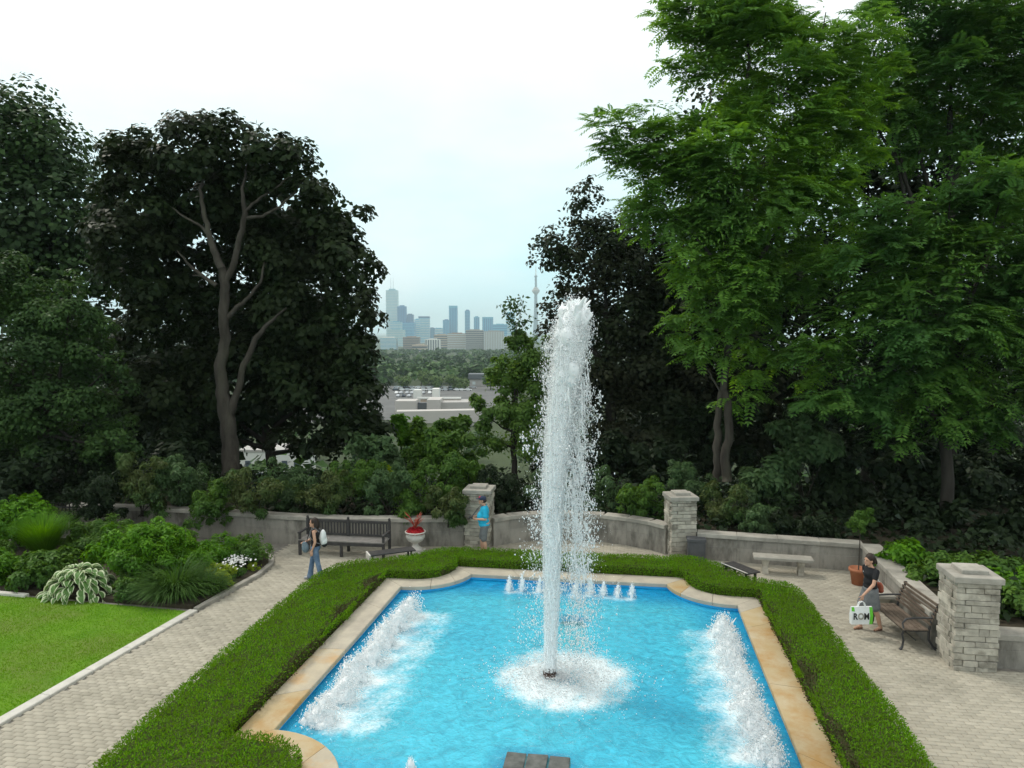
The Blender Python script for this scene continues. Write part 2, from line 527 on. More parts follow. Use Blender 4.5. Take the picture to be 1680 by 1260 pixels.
# water, foam
def watermat():
    m, nt, out = newmat("pool water")
    geo = nt.nodes.new("ShaderNodeTexCoord")
    at_ = nt.nodes.new("ShaderNodeAttribute")
    at_.attribute_name = "foam"
    dk = nt.nodes.new("ShaderNodeAttribute")
    dk.attribute_name = "murk"
    # ripples
    n1 = N(nt, "ShaderNodeTexNoise", Scale=5.5, Detail=5, Roughness=0.6, Distortion=0.8)
    n2 = N(nt, "ShaderNodeTexNoise", Scale=24, Detail=3, Roughness=0.6)
    nt.links.new(geo.outputs["Object"], n1.inputs[0])
    nt.links.new(geo.outputs["Object"], n2.inputs[0])
    ad = nt.nodes.new("ShaderNodeMath")
    ad.operation = 'MULTIPLY_ADD'
    nt.links.new(n2.outputs[0], ad.inputs[0])
    ad.inputs[1].default_value = 0.35
    nt.links.new(n1.outputs[0], ad.inputs[2])
    bp = N(nt, "ShaderNodeBump", Strength=0.75, Distance=0.06)
    nt.links.new(ad.outputs[0], bp.inputs["Height"])
    # milky body of the water
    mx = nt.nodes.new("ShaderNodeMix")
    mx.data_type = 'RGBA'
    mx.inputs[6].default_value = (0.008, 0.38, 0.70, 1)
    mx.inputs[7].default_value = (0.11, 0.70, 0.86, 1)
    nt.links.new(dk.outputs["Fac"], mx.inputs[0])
    n4 = N(nt, "ShaderNodeTexNoise", Scale=3.2, Detail=7, Roughness=0.68, Distortion=1.6)
    nt.links.new(geo.outputs["Object"], n4.inputs[0])
    r4 = nt.nodes.new("ShaderNodeMapRange")
    r4.inputs[1].default_value = 0.35
    r4.inputs[2].default_value = 0.7
    r4.inputs[3].default_value = 0.76
    r4.inputs[4].default_value = 1.24
    nt.links.new(n4.outputs[0], r4.inputs[0])
    hv = nt.nodes.new("ShaderNodeHueSaturation")
    nt.links.new(r4.outputs[0], hv.inputs["Value"])
    nt.links.new(mx.outputs[2], hv.inputs["Color"])
    # foam mask = attribute modulated by noise
    n3 = N(nt, "ShaderNodeTexNoise", Scale=7, Detail=10, Roughness=0.76, Distortion=1.8)
    nt.links.new(geo.outputs["Object"], n3.inputs[0])
    a2 = nt.nodes.new("ShaderNodeMath")
    a2.operation = 'ADD'
    nt.links.new(at_.outputs["Fac"], a2.inputs[0])
    nt.links.new(n3.outputs[0], a2.inputs[1])
    r2 = nt.nodes.new("ShaderNodeMapRange")
    r2.inputs[1].default_value = 0.78
    r2.inputs[2].default_value = 1.22
    nt.links.new(a2.outputs[0], r2.inputs[0])
    mf = nt.nodes.new("ShaderNodeMix")
    mf.data_type = 'RGBA'
    nt.links.new(r2.outputs[0], mf.inputs[0])
    nt.links.new(hv.outputs[0], mf.inputs[6])
    mf.inputs[7].default_value = (0.80, 0.90, 0.93, 1)
    df = nt.nodes.new("ShaderNodeBsdfDiffuse")
    nt.links.new(mf.outputs[2], df.inputs[0])
    nt.links.new(bp.outputs[0], df.inputs["Normal"])
    tr = nt.nodes.new("ShaderNodeBsdfTransparent")
    tr.inputs[0].default_value = (0.5, 0.93, 1.0, 1)
    # opacity: milky 0.6 + foam
    op = nt.nodes.new("ShaderNodeMapRange")
    cl_ = nt.nodes.new("ShaderNodeAttribute")
    cl_.attribute_name = "clear"
    mr_ = nt.nodes.new("ShaderNodeMapRange")
    mr_.inputs[3].default_value = 0.66
    mr_.inputs[4].default_value = 0.18
    nt.links.new(cl_.outputs["Fac"], mr_.inputs[0])
    nt.links.new(mr_.outputs[0], op.inputs[3])
    op.inputs[4].default_value = 1.0
    nt.links.new(r2.outputs[0], op.inputs[0])
    ms = nt.nodes.new("ShaderNodeMixShader")
    nt.links.new(op.outputs[0], ms.inputs[0])
    nt.links.new(tr.outputs[0], ms.inputs[1])
    nt.links.new(df.outputs[0], ms.inputs[2])
    gl = N(nt, "ShaderNodeBsdfGlossy", Roughness=0.08)
    nt.links.new(bp.outputs[0], gl.inputs["Normal"])
    fr = N(nt, "ShaderNodeFresnel", IOR=1.33)
    nt.links.new(bp.outputs[0], fr.inputs["Normal"])
    m2 = nt.nodes.new("ShaderNodeMixShader")
    nt.links.new(fr.outputs[0], m2.inputs[0])
    nt.links.new(ms.outputs[0], m2.inputs[1])
    nt.links.new(gl.outputs[0], m2.inputs[2])
    nt.links.new(m2.outputs[0], out.inputs[0])
    return m


def foammat(name, trans=0.0, col=(0.97, 0.985, 0.99)):
    m, nt, out = newmat(name)
    p = N(nt, "ShaderNodeBsdfPrincipled", Roughness=0.5)
    p.inputs["Base Color"].default_value = (*col, 1)
    p.inputs["Specular IOR Level"].default_value = 0.4
    t = nt.nodes.new("ShaderNodeBsdfTranslucent")
    t.inputs[0].default_value = (0.96, 0.98, 0.99, 1)
    ms = nt.nodes.new("ShaderNodeMixShader")
    ms.inputs[0].default_value = 0.18
    nt.links.new(p.outputs[0], ms.inputs[1])
    nt.links.new(t.outputs[0], ms.inputs[2])
    last = ms
    if trans:
        tp = nt.nodes.new("ShaderNodeBsdfTransparent")
        m3 = nt.nodes.new("ShaderNodeMixShader")
        tc = nt.nodes.new("ShaderNodeTexCoord")
        mp = nt.nodes.new("ShaderNodeMapping")
        mp.inputs["Scale"].default_value = (9, 9, 0.9)
        nt.links.new(tc.outputs["Object"], mp.inputs[0])
        nz = N(nt, "ShaderNodeTexNoise", Scale=3.0, Detail=7, Roughness=0.7)
        nt.links.new(mp.outputs[0], nz.inputs[0])
        rr = nt.nodes.new("ShaderNodeMapRange")
        rr.inputs[1].default_value = 0.60 - trans * 0.3
        rr.inputs[2].default_value = 0.82 - trans * 0.3
        nt.links.new(nz.outputs[0], rr.inputs[0])
        nt.links.new(rr.outputs[0], m3.inputs[0])
        nt.links.new(ms.outputs[0], m3.inputs[1])
        nt.links.new(tp.outputs[0], m3.inputs[2])
        last = m3
    nt.links.new(last.outputs[0], out.inputs[0])
    return m


M['water'] = watermat()
M['foam'] = foammat("foam")
M['spray'] = foammat("water spray", col=(0.97, 0.985, 0.99))
M['veil'] = foammat("water veil", 0.75)
M['poolblue'] = surf("blue pool paint", (0.02, 0.42, 0.80), (0.03, 0.48, 0.86), 0.6, 1.2)
M['grate'] = surf("dark sump cover", (0.07, 0.075, 0.07), (0.15, 0.155, 0.145), 0.8, 6)

# ------------------------------------------------------------------ outlines (pool frame)
PX0, PX1, PY0, PY1 = -5.48, 2.66, 10.48, 17.2     # main basin
EX0, EX1, EY0, EY1 = -3.9, 1.08, 9.35, 18.38      # narrower extension front and back
NC = 1.5


def scallop(cx, cy, r, a0, a1, n=12):
    return [(cx + r * math.cos(R(a0 + (a1 - a0) * i / n)), cy + r * math.sin(R(a0 + (a1 - a0) * i / n))) for i in range(n + 1)]


def outline(off=0.0):
    """pool edge, counter-clockwise from the near left; off>0 moves it outwards"""
    r = NC - off
    e = off
    L_, R_ = -5.4, 2.58
    T_, B_ = 18.7, 9.0
    a_top = math.degrees(math.asin(max(-1, min(1, (EY1 + e - T_) / r))))       # angle where the arc meets the back edge
    pts = []
    pts += [(PX0 - e, PY0 - 0.0 + (0 if off == 0 else 0) - e * 0 + (B_ + r - PY0))]
    pts = []
    # near-left arc: from (L_, B_+r) down to (L_+r cos, EY0-e)
    ab = math.degrees(math.asin((EY0 - e - B_) / r))
    pts.append((PX0 - e, B_ + r))
    pts += scallop(L_, B_, r, 90, ab)
    pts += scallop(R_, B_, r, 180 - ab, 90)
    pts.append((PX1 + e, B_ + r))
    pts.append((PX1 + e, T_ - r))
    pts += scallop(R_, T_, r, 270, 180 - a_top)
    pts += scallop(L_, T_, r, a_top, -90)
    pts.append((PX0 - e, T_ - r))
    return pts


IN = outline(0.0)
OUT = outline(0.52)
COPZ = 0.09
WZ = -0.07

HL = 0.33
hedge_left = [(-7.3, 5.5), (-6.03, 5.5), (-6.03, 8.0), (-4.55, 8.0), (-4.42, 8.6)] + scallop(-5.4, 9.0, 0.96, 0, 90, 8) + \
    [(-6.03, 9.99), (-6.03, 17.72)] + scallop(-5.4, 18.7, 0.96, -90, 5, 8) + [(-4.45, 18.8), (-4.45, 19.85), (-4.9, 19.8), (-5.3, 19.5), (-5.6, 19.1), (-5.9, 18.85), (-6.5, 18.5), (-7.05, 18.28), (-7.42, 17.95), (-7.58, 17.2), (-7.6, 15.7), (-7.52, 12.9), (-7.45, 10.5), (-7.3, 9.0)]
hedge_back = [(-4.43, 18.94), (1.3, 18.94), (1.3, 19.9), (-4.43, 19.87)]
hedge_right = [(1.33, 18.94), (1.62, 18.75)] + scallop(2.58, 18.7, 0.96, 180, 270, 8) + \
    [(3.2, 17.72), (3.2, 5.5), (4.3, 5.5), (4.32, 12.5), (4.22, 14.7), (4.15, 17.0), (4.1, 17.9), (3.95, 18.15), (3.15, 18.45), (2.85, 19.0), (2.5, 19.5), (2.1, 19.9), (1.55, 20.1), (1.33, 20.05)]

kerb_line = [(-10.15, 5.0), (-9.99, 10.07), (-9.78, 13.0), (-9.64, 15.1), (-9.55, 16.3), (-9.42, 17.6), (-9.52, 18.5), (-9.85, 19.15), (-10.5, 19.6), (-11.4, 19.75), (-13.3, 19.7), (-15.5, 19.7)]

# ------------------------------------------------------------------ terrain
def terr_h(x, y):
    h = np.where(y < 23, -1.2, 0.0)
    yy = np.asarray(y, float)
    keys = np.array([-1e6, 22.2, 23.6, 27, 32, 60, 110, 500, 2000, 4000, 1e6])
    val = np.array([-1.2, -1.2, 0.55, 0.5, -1.0, -14, -28, -29, -46, -58, -62])
    return np.interp(yy, keys, val)


ys = np.concatenate([np.linspace(-60, 20, 12), np.linspace(21, 34, 27), np.linspace(37, 120, 30), np.geomspace(130, 40000, 60)])
xs = np.concatenate([-np.geomspace(60, 30000, 24)[::-1], np.linspace(-56, 56, 57), np.geomspace(60, 30000, 24)])
X, Y = np.meshgrid(xs, ys)
Z = terr_h(X, Y) + np.where(Y > 36, wob(X, Y, 0.05, 3) * 0.8, 0)
V = np.stack([X, Y, Z], -1).reshape(-1, 3)
nx = len(xs)
idx = np.arange(len(V)).reshape(len(ys), nx)
F = np.stack([idx[:-1, :-1], idx[:-1, 1:], idx[1:, 1:], idx[1:, :-1]], -1).reshape(-1, 4)
tag(link("ground", mesh_np("ground", V, F, True), M['terrain']), kind='structure')

# soil behind the walls
soil = [(-40, 20.95), (-13, 21.0), (-10, 20.75), (-8, 20.75), (-6, 21.05), (-4.5, 21.35), (-3.7, 21.6), (-3.1, 22.1), (-2.3, 22.4), (-1.4, 22.5), (-0.4, 22.4), (0.5, 22.1), (1.2, 21.6), (1.9, 21.2), (6.6, 20.6), (6.62, 15.3), (40, 15.6), (40, 26), (-40, 26)]
tag(MB().prism(soil, -1.0, 0.62).build("planting_bank", M['soil']), kind='structure')

# paving bed with a hole for the pool
def plate_with_hole(name, outer, hole, z, mat):
    bm = bmesh.new()
    loops = []
    for poly in (outer, hole):
        vs = [bm.verts.new((x, y, z)) for x, y in poly]
        for i in range(len(vs)):
            bm.edges.new((vs[i], vs[(i + 1) % len(vs)]))
    bmesh.ops.triangle_fill(bm, use_beauty=True, use_dissolve=False, edges=bm.edges[:])
    bmesh.ops.recalc_face_normals(bm, faces=bm.faces[:])
    for f in bm.faces:
        if f.normal.z < 0:
            f.normal_flip()
    me = bpy.data.meshes.new(name)
    bm.to_mesh(me)
    bm.free()
    return link(name, me, mat)


paving = plate_with_hole("paving", [(-40, -2), (40, -2), (40, 22.6), (-40, 22.6)], outline(0.2), -0.018, M['mortar'])
tag(paving, kind='structure')

# bricks
bl, bw, gap = 0.205, 0.103, 0.006
bx = np.arange(-9.9, 9.5, bl)
by = np.arange(6.0, 22.4, bw)
c = []
for j, y in enumerate(by):
    off = (j % 2) * bl / 2
    c.append(np.stack([bx + off, np.full(len(bx), y)], 1))
c = np.concatenate(c)
path_poly = kerb_line[:4] + kerb_line[4:] + [(-15.5, 20.85), (-13, 20.85), (-10, 20.6), (-8, 20.6), (-6, 20.9), (-4.7, 21.2), (-3.75, 21.3), (-3.1, 21.9), (-2.3, 22.2), (-1.4, 22.3), (-0.4, 22.2), (0.5, 21.9), (1.25, 21.3), (2.0, 20.9), (6.3, 20.5), (6.3, 14.75), (9.5, 14.75), (9.5, 5.0)]
ok = pip(c[:, 0], c[:, 1], path_poly)
ok &= ~pip(c[:, 0], c[:, 1], [(-7.1, 5), (4.0, 5), (4.0, 17.8), (2.8, 18.3), (1.6, 19.7), (-4.9, 19.6), (-5.9, 18.5), (-7.1, 17.9)])
c = c[ok]


def brick_verts(L, W, H):
    a, b = L / 2 - gap / 2, W / 2 - gap / 2
    k = 0.004
    return np.array([(-a, -b, -H), (a, -b, -H), (a, b, -H), (-a, b, -H), (-a, -b, -k), (a, -b, -k), (a, b, -k), (-a, b, -k),
                     (-a + k, -b + k, 0), (a - k, -b + k, 0), (a - k, b - k, 0), (-a + k, b - k, 0)])


bf = np.array([(0, 1, 5, 4), (1, 2, 6, 5), (2, 3, 7, 6), (3, 0, 4, 7), (4, 5, 9, 8), (5, 6, 10, 9), (6, 7, 11, 10), (7, 4, 8, 11), (8, 9, 10, 11)])
bv = brick_verts(bl, bw, 0.03)
n = len(c)
bz = rng.normal(0, 0.0018, n)
dist = np.hypot(c[:, 0], c[:, 1])
infr = []
for i, (x, y) in enumerate(c):
    dx = x * math.cos(TH) + y * math.sin(TH)
    dy = -x * math.sin(TH) + y * math.cos(TH)
    sx = 840 + CF * dx / dy
    sy = 630 + CF * math.tan(math.atan(CH / dy) - PITCH)
    infr.append(0 < sx < 1680 and sy < 1262)
near = [i for i in np.argsort(dist) if infr[i]][:300]
bme = mesh_np("brick", bv, bf)
bme.materials.append(M['brick'])
for i in near:
    o = bpy.data.objects.new("brick", bme)
    COL.objects.link(o)
    o.parent = paving
    o.location = (c[i, 0], c[i, 1], bz[i])
rest = np.ones(n, bool)
rest[near] = False
cr_, zr = c[rest], bz[rest]
V = bv[None] + np.concatenate([cr_, zr[:, None]], 1)[:, None]
tilt = rng.normal(0, 0.006, (len(cr_), 1, 2))
V[:, :, 2] += (bv[None, :, :2] * tilt).sum(-1)
F = bf[None] + (np.arange(len(cr_)) * 12)[:, None, None]
tag(link("brick_field", mesh_np("brick_field", V.reshape(-1, 3), F.reshape(-1, 4)), M['brick'], paving), kind='stuff')

# lawn, bed, kerb
lawn_poly = [(-40, 0), (-10.37, 0), (-10.32, 5.0), (-10.2, 10.07), (-9.99, 13.0), (-9.87, 15.0), (-14.5, 15.25), (-40, 15.4)]
lawn = MB().prism(lawn_poly, -0.25, 0.035).build("lawn", M['lawn'])
tag(lawn, kind='structure')
bed_poly = [(-40, 15.62), (-14.5, 15.45), (-9.87, 15.22)] + [(x - 0.12, y - 0.03) for x, y in kerb_line[4:]] + [(-15.5, 19.75), (-40, 19.8)]
tag(MB().prism(bed_poly, -0.25, 0.08).build("flower_bed_soil", M['soil']), kind='structure')
kerb = thing("path_kerb", "pale stone kerb edging the brick path beside the lawn and the flower bed", "kerb")


def along(line, step):
    out = []
    for (x0, y0), (x1, y1) in zip(line[:-1], line[1:]):
        d = math.hypot(x1 - x0, y1 - y0)
        k = max(1, round(d / step))
        for i in range(k):
            out.append(((x0 + (x1 - x0) * i / k, y0 + (y1 - y0) * i / k), (x0 + (x1 - x0) * (i + 1) / k, y0 + (y1 - y0) * (i + 1) / k)))
    return out


def slab(p, q, w0, w1, z0, z1, name, mat, parent, g=0.006, bev=0.012):
    """a stone between p and q, reaching w0 to the right and w1 to the left of that line"""
    p, q = Vector((*p, 0)), Vector((*q, 0))
    d = (q - p)
    L = d.length
    d.normalize()
    nn = Vector((-d.y, d.x, 0))
    a = p + d * g
    b = q - d * g
    P = [a - nn * w0, b - nn * w0, b + nn * w1, a + nn * w1]
    Pi = [a - nn * (w0 - bev) + d * bev, b - nn * (w0 - bev) - d * bev, b + nn * (w1 - bev) - d * bev, a + nn * (w1 - bev) + d * bev]
    V = [(v.x, v.y, z0) for v in P] + [(v.x, v.y, z1 - bev) for v in P] + [(v.x, v.y, z1) for v in Pi]
    F = [(3, 2, 1, 0)] + [(i, (i + 1) % 4, (i + 1) % 4 + 4, i + 4) for i in range(4)] + \
        [(i + 4, (i + 1) % 4 + 4, (i + 1) % 4 + 8, i + 8) for i in range(4)] + [(8, 9, 10, 11)]
    return MB().add(V, F).build(name, mat, parent)


for i, (p, q) in enumerate(along(kerb_line, 1.0)):
    if p[1] < 15.0 and p[0] > -10.2:
        slab(p, q, 0.0, 0.21, -0.1, 0.045, "kerb_stone", M['kerb'], kerb)
    else:
        slab(p, q, 0.02, 0.12, -0.1, 0.085, "kerb_stone", M['wallcap'], kerb)
for p, q in along([(-14.2, 15.32), (-18, 15.5)], 0.9):
    slab(p, q, 0.0, 0.14, -0.1, 0.10, "kerb_stone", M['kerb'], kerb)

# grass blades
gn = 75000
gx = rng.uniform(-17.5, -9.95, gn)
gy = rng.uniform(8.2, 15.4, gn)
k = pip(gx, gy, lawn_poly)
gx, gy = gx[k], gy[k]
gn = len(gx)
hgt = rng.uniform(0.012, 0.035, gn) * (1 + 0.3 * wob(gx, gy, 1.5, 9))
ang = rng.uniform(0, 6.28, gn)
b0 = np.stack([gx, gy, np.full(gn, 0.034)], 1)
sd = np.stack([np.cos(ang), np.sin(ang), np.zeros(gn)], 1) * 0.008
ln = np.stack([rng.normal(0, 0.014, gn), rng.normal(0, 0.014, gn), hgt], 1)
V = np.stack([b0 - sd, b0 + sd, b0 + ln], 1).reshape(-1, 3)
F = np.arange(gn * 3).reshape(-1, 3)
tag(link("grass", mesh_np("grass", V, F), M['L_grass']), "short mown grass of the lawn beside the brick path", "grass", kind='stuff')

# ------------------------------------------------------------------ pool
pool = thing("fountain_pool", "blue painted fountain pool with scalloped corners and stained stone coping", "pool", (-1.4, 13.85, 0))
px, py = -1.4, 13.85


def ring_strip(a, b, za, zb):
    n = len(a)
    return [(x, y, za) for x, y in a] + [(x, y, zb) for x, y in b], [(i, (i + 1) % n, (i + 1) % n + n, i + n) for i in range(n)]


mb = MB()
mb.prism([(x - px, y - py) for x, y in IN], -0.66, -0.60)
V, F = ring_strip([(x - px, y - py) for x, y in outline(0.02)], [(x - px, y - py) for x, y in outline(0.02)], -0.62, COPZ - 0.09)
F = [f[::-1] for f in F]
mb.add(V, F)
mb.build("basin", M['poolblue'], pool)
# coping stones: cut the ring at chosen corners
seg_cuts = []
inn, ou = outline(0.0), outline(0.54)


def coping(i0, i1, mat, t0=0.0, t1=1.0):
    """one stone following the outline from vertex i0 to i1"""
    A = [Vector((*inn[i % len(inn)], 0)) for i in range(i0, i1 + 1)]
    B = [Vector((*ou[i % len(ou)], 0)) for i in range(i0, i1 + 1)]
    if i1 == i0 + 1:
        a0, a1, b0_, b1_ = A[0].copy(), A[1].copy(), B[0].copy(), B[1].copy()
        A = [a0.lerp(a1, t0), a0.lerp(a1, t1)]
        B = [b0_.lerp(b1_, t0), b0_.lerp(b1_, t1)]
    g = 0.005
    for S in (A, B):
        S[0] = S[0] + (S[1] - S[0]).normalized() * g
        S[-1] = S[-1] + (S[-2] - S[-1]).normalized() * g
    n = len(A)
    V, F = [], []
    bv_ = 0.014
    for a, b in zip(A, B):
        d = (b - a).normalized()
        a2 = a - d * 0.03
        prof = [(a2, COPZ - 0.09), (a2, COPZ - bv_), (a2 + d * bv_, COPZ), (b - d * bv_, COPZ), (b, COPZ - bv_), (b, -0.05), ]
        V += [(p.x - px, p.y - py, z) for p, z in prof]
    for i in range(n - 1):
        for j in range(5):
            F.append((i * 6 + j, (i + 1) * 6 + j, (i + 1) * 6 + j + 1, i * 6 + j + 1))
        F.append((i * 6 + 5, (i + 1) * 6 + 5, (i + 1) * 6, i * 6))
    F.append(tuple(range(6)))
    F.append(tuple(reversed([(n - 1) * 6 + j for j in range(6)])))
    MB().add(V, F).build("coping_stone", mat, pool)


nI = len(inn)
# vertex 0 = near-left corner, 1..13 arc, 14..26 arc, 27, 28 = right side ends, 29..41 arc, 42..54 arc, 55
coping(0, 7, M['coping_orange']); coping(7, 13, M['coping'])
for i in range(3):
    coping(13, 14, M['coping_orange'], i / 3, (i + 1) / 3)
coping(14, 21, M['coping']); coping(21, 27, M['coping_orange'])
rs = [0, .09, .42, .80, .93, 1]
for i, mt in enumerate(('coping_orange', 'coping_orange', 'coping_orange', 'coping_orange', 'coping_pale')):
    coping(27, 28, M[mt], rs[i], rs[i + 1])
coping(28, 32, M['coping_pale']); coping(32, 37, M['coping_pale']); coping(37, 41, M['coping_orange'])
for i in range(4):
    coping(41, 42, M['coping_pale'], i / 4, (i + 1) / 4)
coping(42, 46, M['coping_pale']); coping(46, 50, M['coping_pale']); coping(50, 55, M['coping_pale'])
ls = [0, .22, .55, .80, 1]
for i, mt in enumerate(('coping_pale', 'coping_pale', 'coping', 'coping_orange')):
    coping(55, 56, M[mt], ls[i], ls[i + 1])

for gx_, gy_, w_, h_, zt_ in ((-1.12, 16.05, 0.55, 0.50, -0.19), (-1.25, 10.30, 1.0, 0.85, -0.085)):
    g_ = MB().box(gx_ - w_ / 2 - px, gx_ + w_ / 2 - px, gy_ - h_ / 2 - py, gy_ + h_ / 2 - py, -0.60, zt_, bev=0.03)
    if w_ < 0.7:
        for q in range(6):
            xx = gx_ - w_ / 2 - px + w_ * (q + 0.5) / 6
            g_.box(xx - 0.02, xx + 0.02, gy_ - h_ / 2 - py + .04, gy_ + h_ / 2 - py - .04, zt_ + 0.001, zt_ + 0.022)
    else:
        # rough slabs on the near sump, just awash
        for q in range(3):
            for r_ in range(2):
                xa, ya_ = gx_ - w_ / 2 - px + w_ * q / 3, gy_ - h_ / 2 - py + h_ * r_ / 2
                g_.box(xa + .01, xa + w_ / 3 - .01, ya_ + .01, ya_ + h_ / 2 - .01, zt_ + .001, zt_ + random.uniform(.018, .05), jit=.008, bev=.012)
    g_.build("sump_cover", M['grate'], pool)

# jets
JX, JY = -1.34, 13.3
left_jets = [(-4.95, 15.75, 0.56), (-4.92, 15.0, 0.59), (-4.97, 14.2, 0.59), (-4.93, 13.4, 0.54), (-4.98, 12.6, 0.54), (-4.95, 11.85, 0.54), (-4.97, 11.15, 0.47)]
right_jets = [(2.12, 15.65, 0.54), (2.17, 14.9, 0.52), (2.15, 14.1, 0.52), (2.2, 13.35, 0.45), (2.15, 12.6, 0.41), (2.2, 11.85, 0.45), (2.17, 11.15, 0.45)]
back_jets = [(-2.82, 17.72, 0.42), (-2.5, 17.75, 0.48), (-2.05, 17.75, 0.44), (-1.62, 17.76, 0.42), (-1.15, 17.8, 0.40), (-0.8, 17.78, 0.50), (-0.47, 17.76, 0.38), (-0.12, 17.7, 0.36), (0.22, 17.74, 0.38)]
front_jets = [(-3.05, 9.95, 0.27)]

# water surface
gx = np.arange(-5.95, 3.12, 0.055)
gy = np.arange(9.0, 18.85, 0.055)
X, Y = np.meshgrid(gx, gy)
foam = np.zeros_like(X)
for jx, jy, jh in left_jets:
    foam += 0.62 * np.exp(-(((X - jx - 0.12) / 0.34) ** 2 + ((Y - jy) / 0.32) ** 2)) + 0.36 * np.exp(-(((X - jx - 0.7) / 0.65) ** 2 + ((Y - jy) / 0.5) ** 2))
for jx, jy, jh in right_jets:
    foam += 0.62 * np.exp(-(((X - jx) / 0.34) ** 2 + ((Y - jy) / 0.32) ** 2)) + 0.34 * np.exp(-(((X - jx + 0.5) / 0.5) ** 2 + ((Y - jy) / 0.5) ** 2))
for jx, jy, jh in back_jets + front_jets:
    foam += 0.42 * np.exp(-(((X - jx) / 0.22) ** 2 + ((Y - jy + 0.10) / 0.20) ** 2))
rr = np.hypot(X - JX - 0.28, (Y - JY) * 1.0)
ring = np.exp(-((rr - 0.58) / 0.45) ** 2) * 0.80 + np.exp(-((rr - 1.1) / 0.35) ** 2) * 0.30
foam += ring
foam += 0.20 * np.exp(-(((X + 0.9) / 1.2) ** 2 + ((Y - 16.6) / 0.8) ** 2)) + 0.10
foam = np.clip(foam, 0, 1.0) * (0.9 + 0.25 * wob(X, Y, 6, 5))
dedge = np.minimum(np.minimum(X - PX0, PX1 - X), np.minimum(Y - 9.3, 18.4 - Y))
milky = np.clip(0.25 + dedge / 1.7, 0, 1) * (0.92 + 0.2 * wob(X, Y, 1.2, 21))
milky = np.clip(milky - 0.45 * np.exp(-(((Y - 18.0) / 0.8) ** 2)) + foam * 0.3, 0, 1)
turb = 0.35 + 1.3 * np.clip(foam, 0, 1)
Z = WZ + (wob(X, Y, 5.5, 31) * 0.010 + wob(X, Y, 12, 32) * 0.007 + wob(X, Y, 26, 33) * 0.0045) * turb
V = np.stack([X, Y, Z], -1).reshape(-1, 3)
idx = np.arange(len(V)).reshape(X.shape)
F = np.stack([idx[:-1, :-1], idx[:-1, 1:], idx[1:, 1:], idx[1:, :-1]], -1).reshape(-1, 4)
fc = V[F].mean(1)
F = F[pip(fc[:, 0], fc[:, 1], outline(0.1))]
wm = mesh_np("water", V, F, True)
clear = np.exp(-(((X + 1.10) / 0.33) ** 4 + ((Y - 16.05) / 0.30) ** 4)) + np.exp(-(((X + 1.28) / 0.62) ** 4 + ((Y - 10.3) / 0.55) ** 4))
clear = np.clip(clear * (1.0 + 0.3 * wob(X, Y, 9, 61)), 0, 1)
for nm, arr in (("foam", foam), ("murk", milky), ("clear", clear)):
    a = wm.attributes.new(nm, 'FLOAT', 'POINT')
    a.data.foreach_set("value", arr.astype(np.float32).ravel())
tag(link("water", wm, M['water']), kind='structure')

# droplets and foam grains
def ico():
    t = (1 + 5 ** 0.5) / 2
    v = norm(np.array([(-1, t, 0), (1, t, 0), (-1, -t, 0), (1, -t, 0), (0, -1, t), (0, 1, t), (0, -1, -t), (0, 1, -t), (t, 0, -1), (t, 0, 1), (-t, 0, -1), (-t, 0, 1)], float))
    f = np.array([(0, 11, 5), (0, 5, 1), (0, 1, 7), (0, 7, 10), (0, 10, 11), (1, 5, 9), (5, 11, 4), (11, 10, 2), (10, 7, 6), (7, 1, 8), (3, 9, 4), (3, 4, 2), (3, 2, 6), (3, 6, 8), (3, 8, 9), (4, 9, 5), (2, 4, 11), (6, 2, 10), (8, 6, 7), (9, 8, 1)])
    return v, f


def octa():
    return np.array([(1, 0, 0), (0, 1, 0), (-1, 0, 0), (0, -1, 0), (0, 0, 1), (0, 0, -1)], float), \
        np.array([(0, 1, 4), (1, 2, 4), (2, 3, 4), (3, 0, 4), (1, 0, 5), (2, 1, 5), (3, 2, 5), (0, 3, 5)])


def tetra():
    return norm(np.array([(1, 1, 1), (-1, -1, 1), (-1, 1, -1), (1, -1, -1)], float)), np.array([(0, 1, 3), (0, 3, 2), (0, 2, 1), (1, 2, 3)])[:, ::-1]


def grains(name, P_, S_, mat, parent=None, shape='tetra', loc=None, smooth=True):
    v, f = ico() if shape == 'ico' else (octa() if shape == 'octa' else tetra())
    n = len(P_)
    jig = 1 + rng.uniform(-0.25, 0.25, (n, len(v), 1)) if shape == 'ico' else 1
    V = P_[:, None, :] + v[None] * S_[:, None, :] * jig
    F = f[None] + (np.arange(n) * len(v))[:, None, None]
    return tag(link(name, mesh_np(name, V.reshape(-1, 3), F.reshape(-1, 3), smooth), mat, parent, loc), kind='stuff')


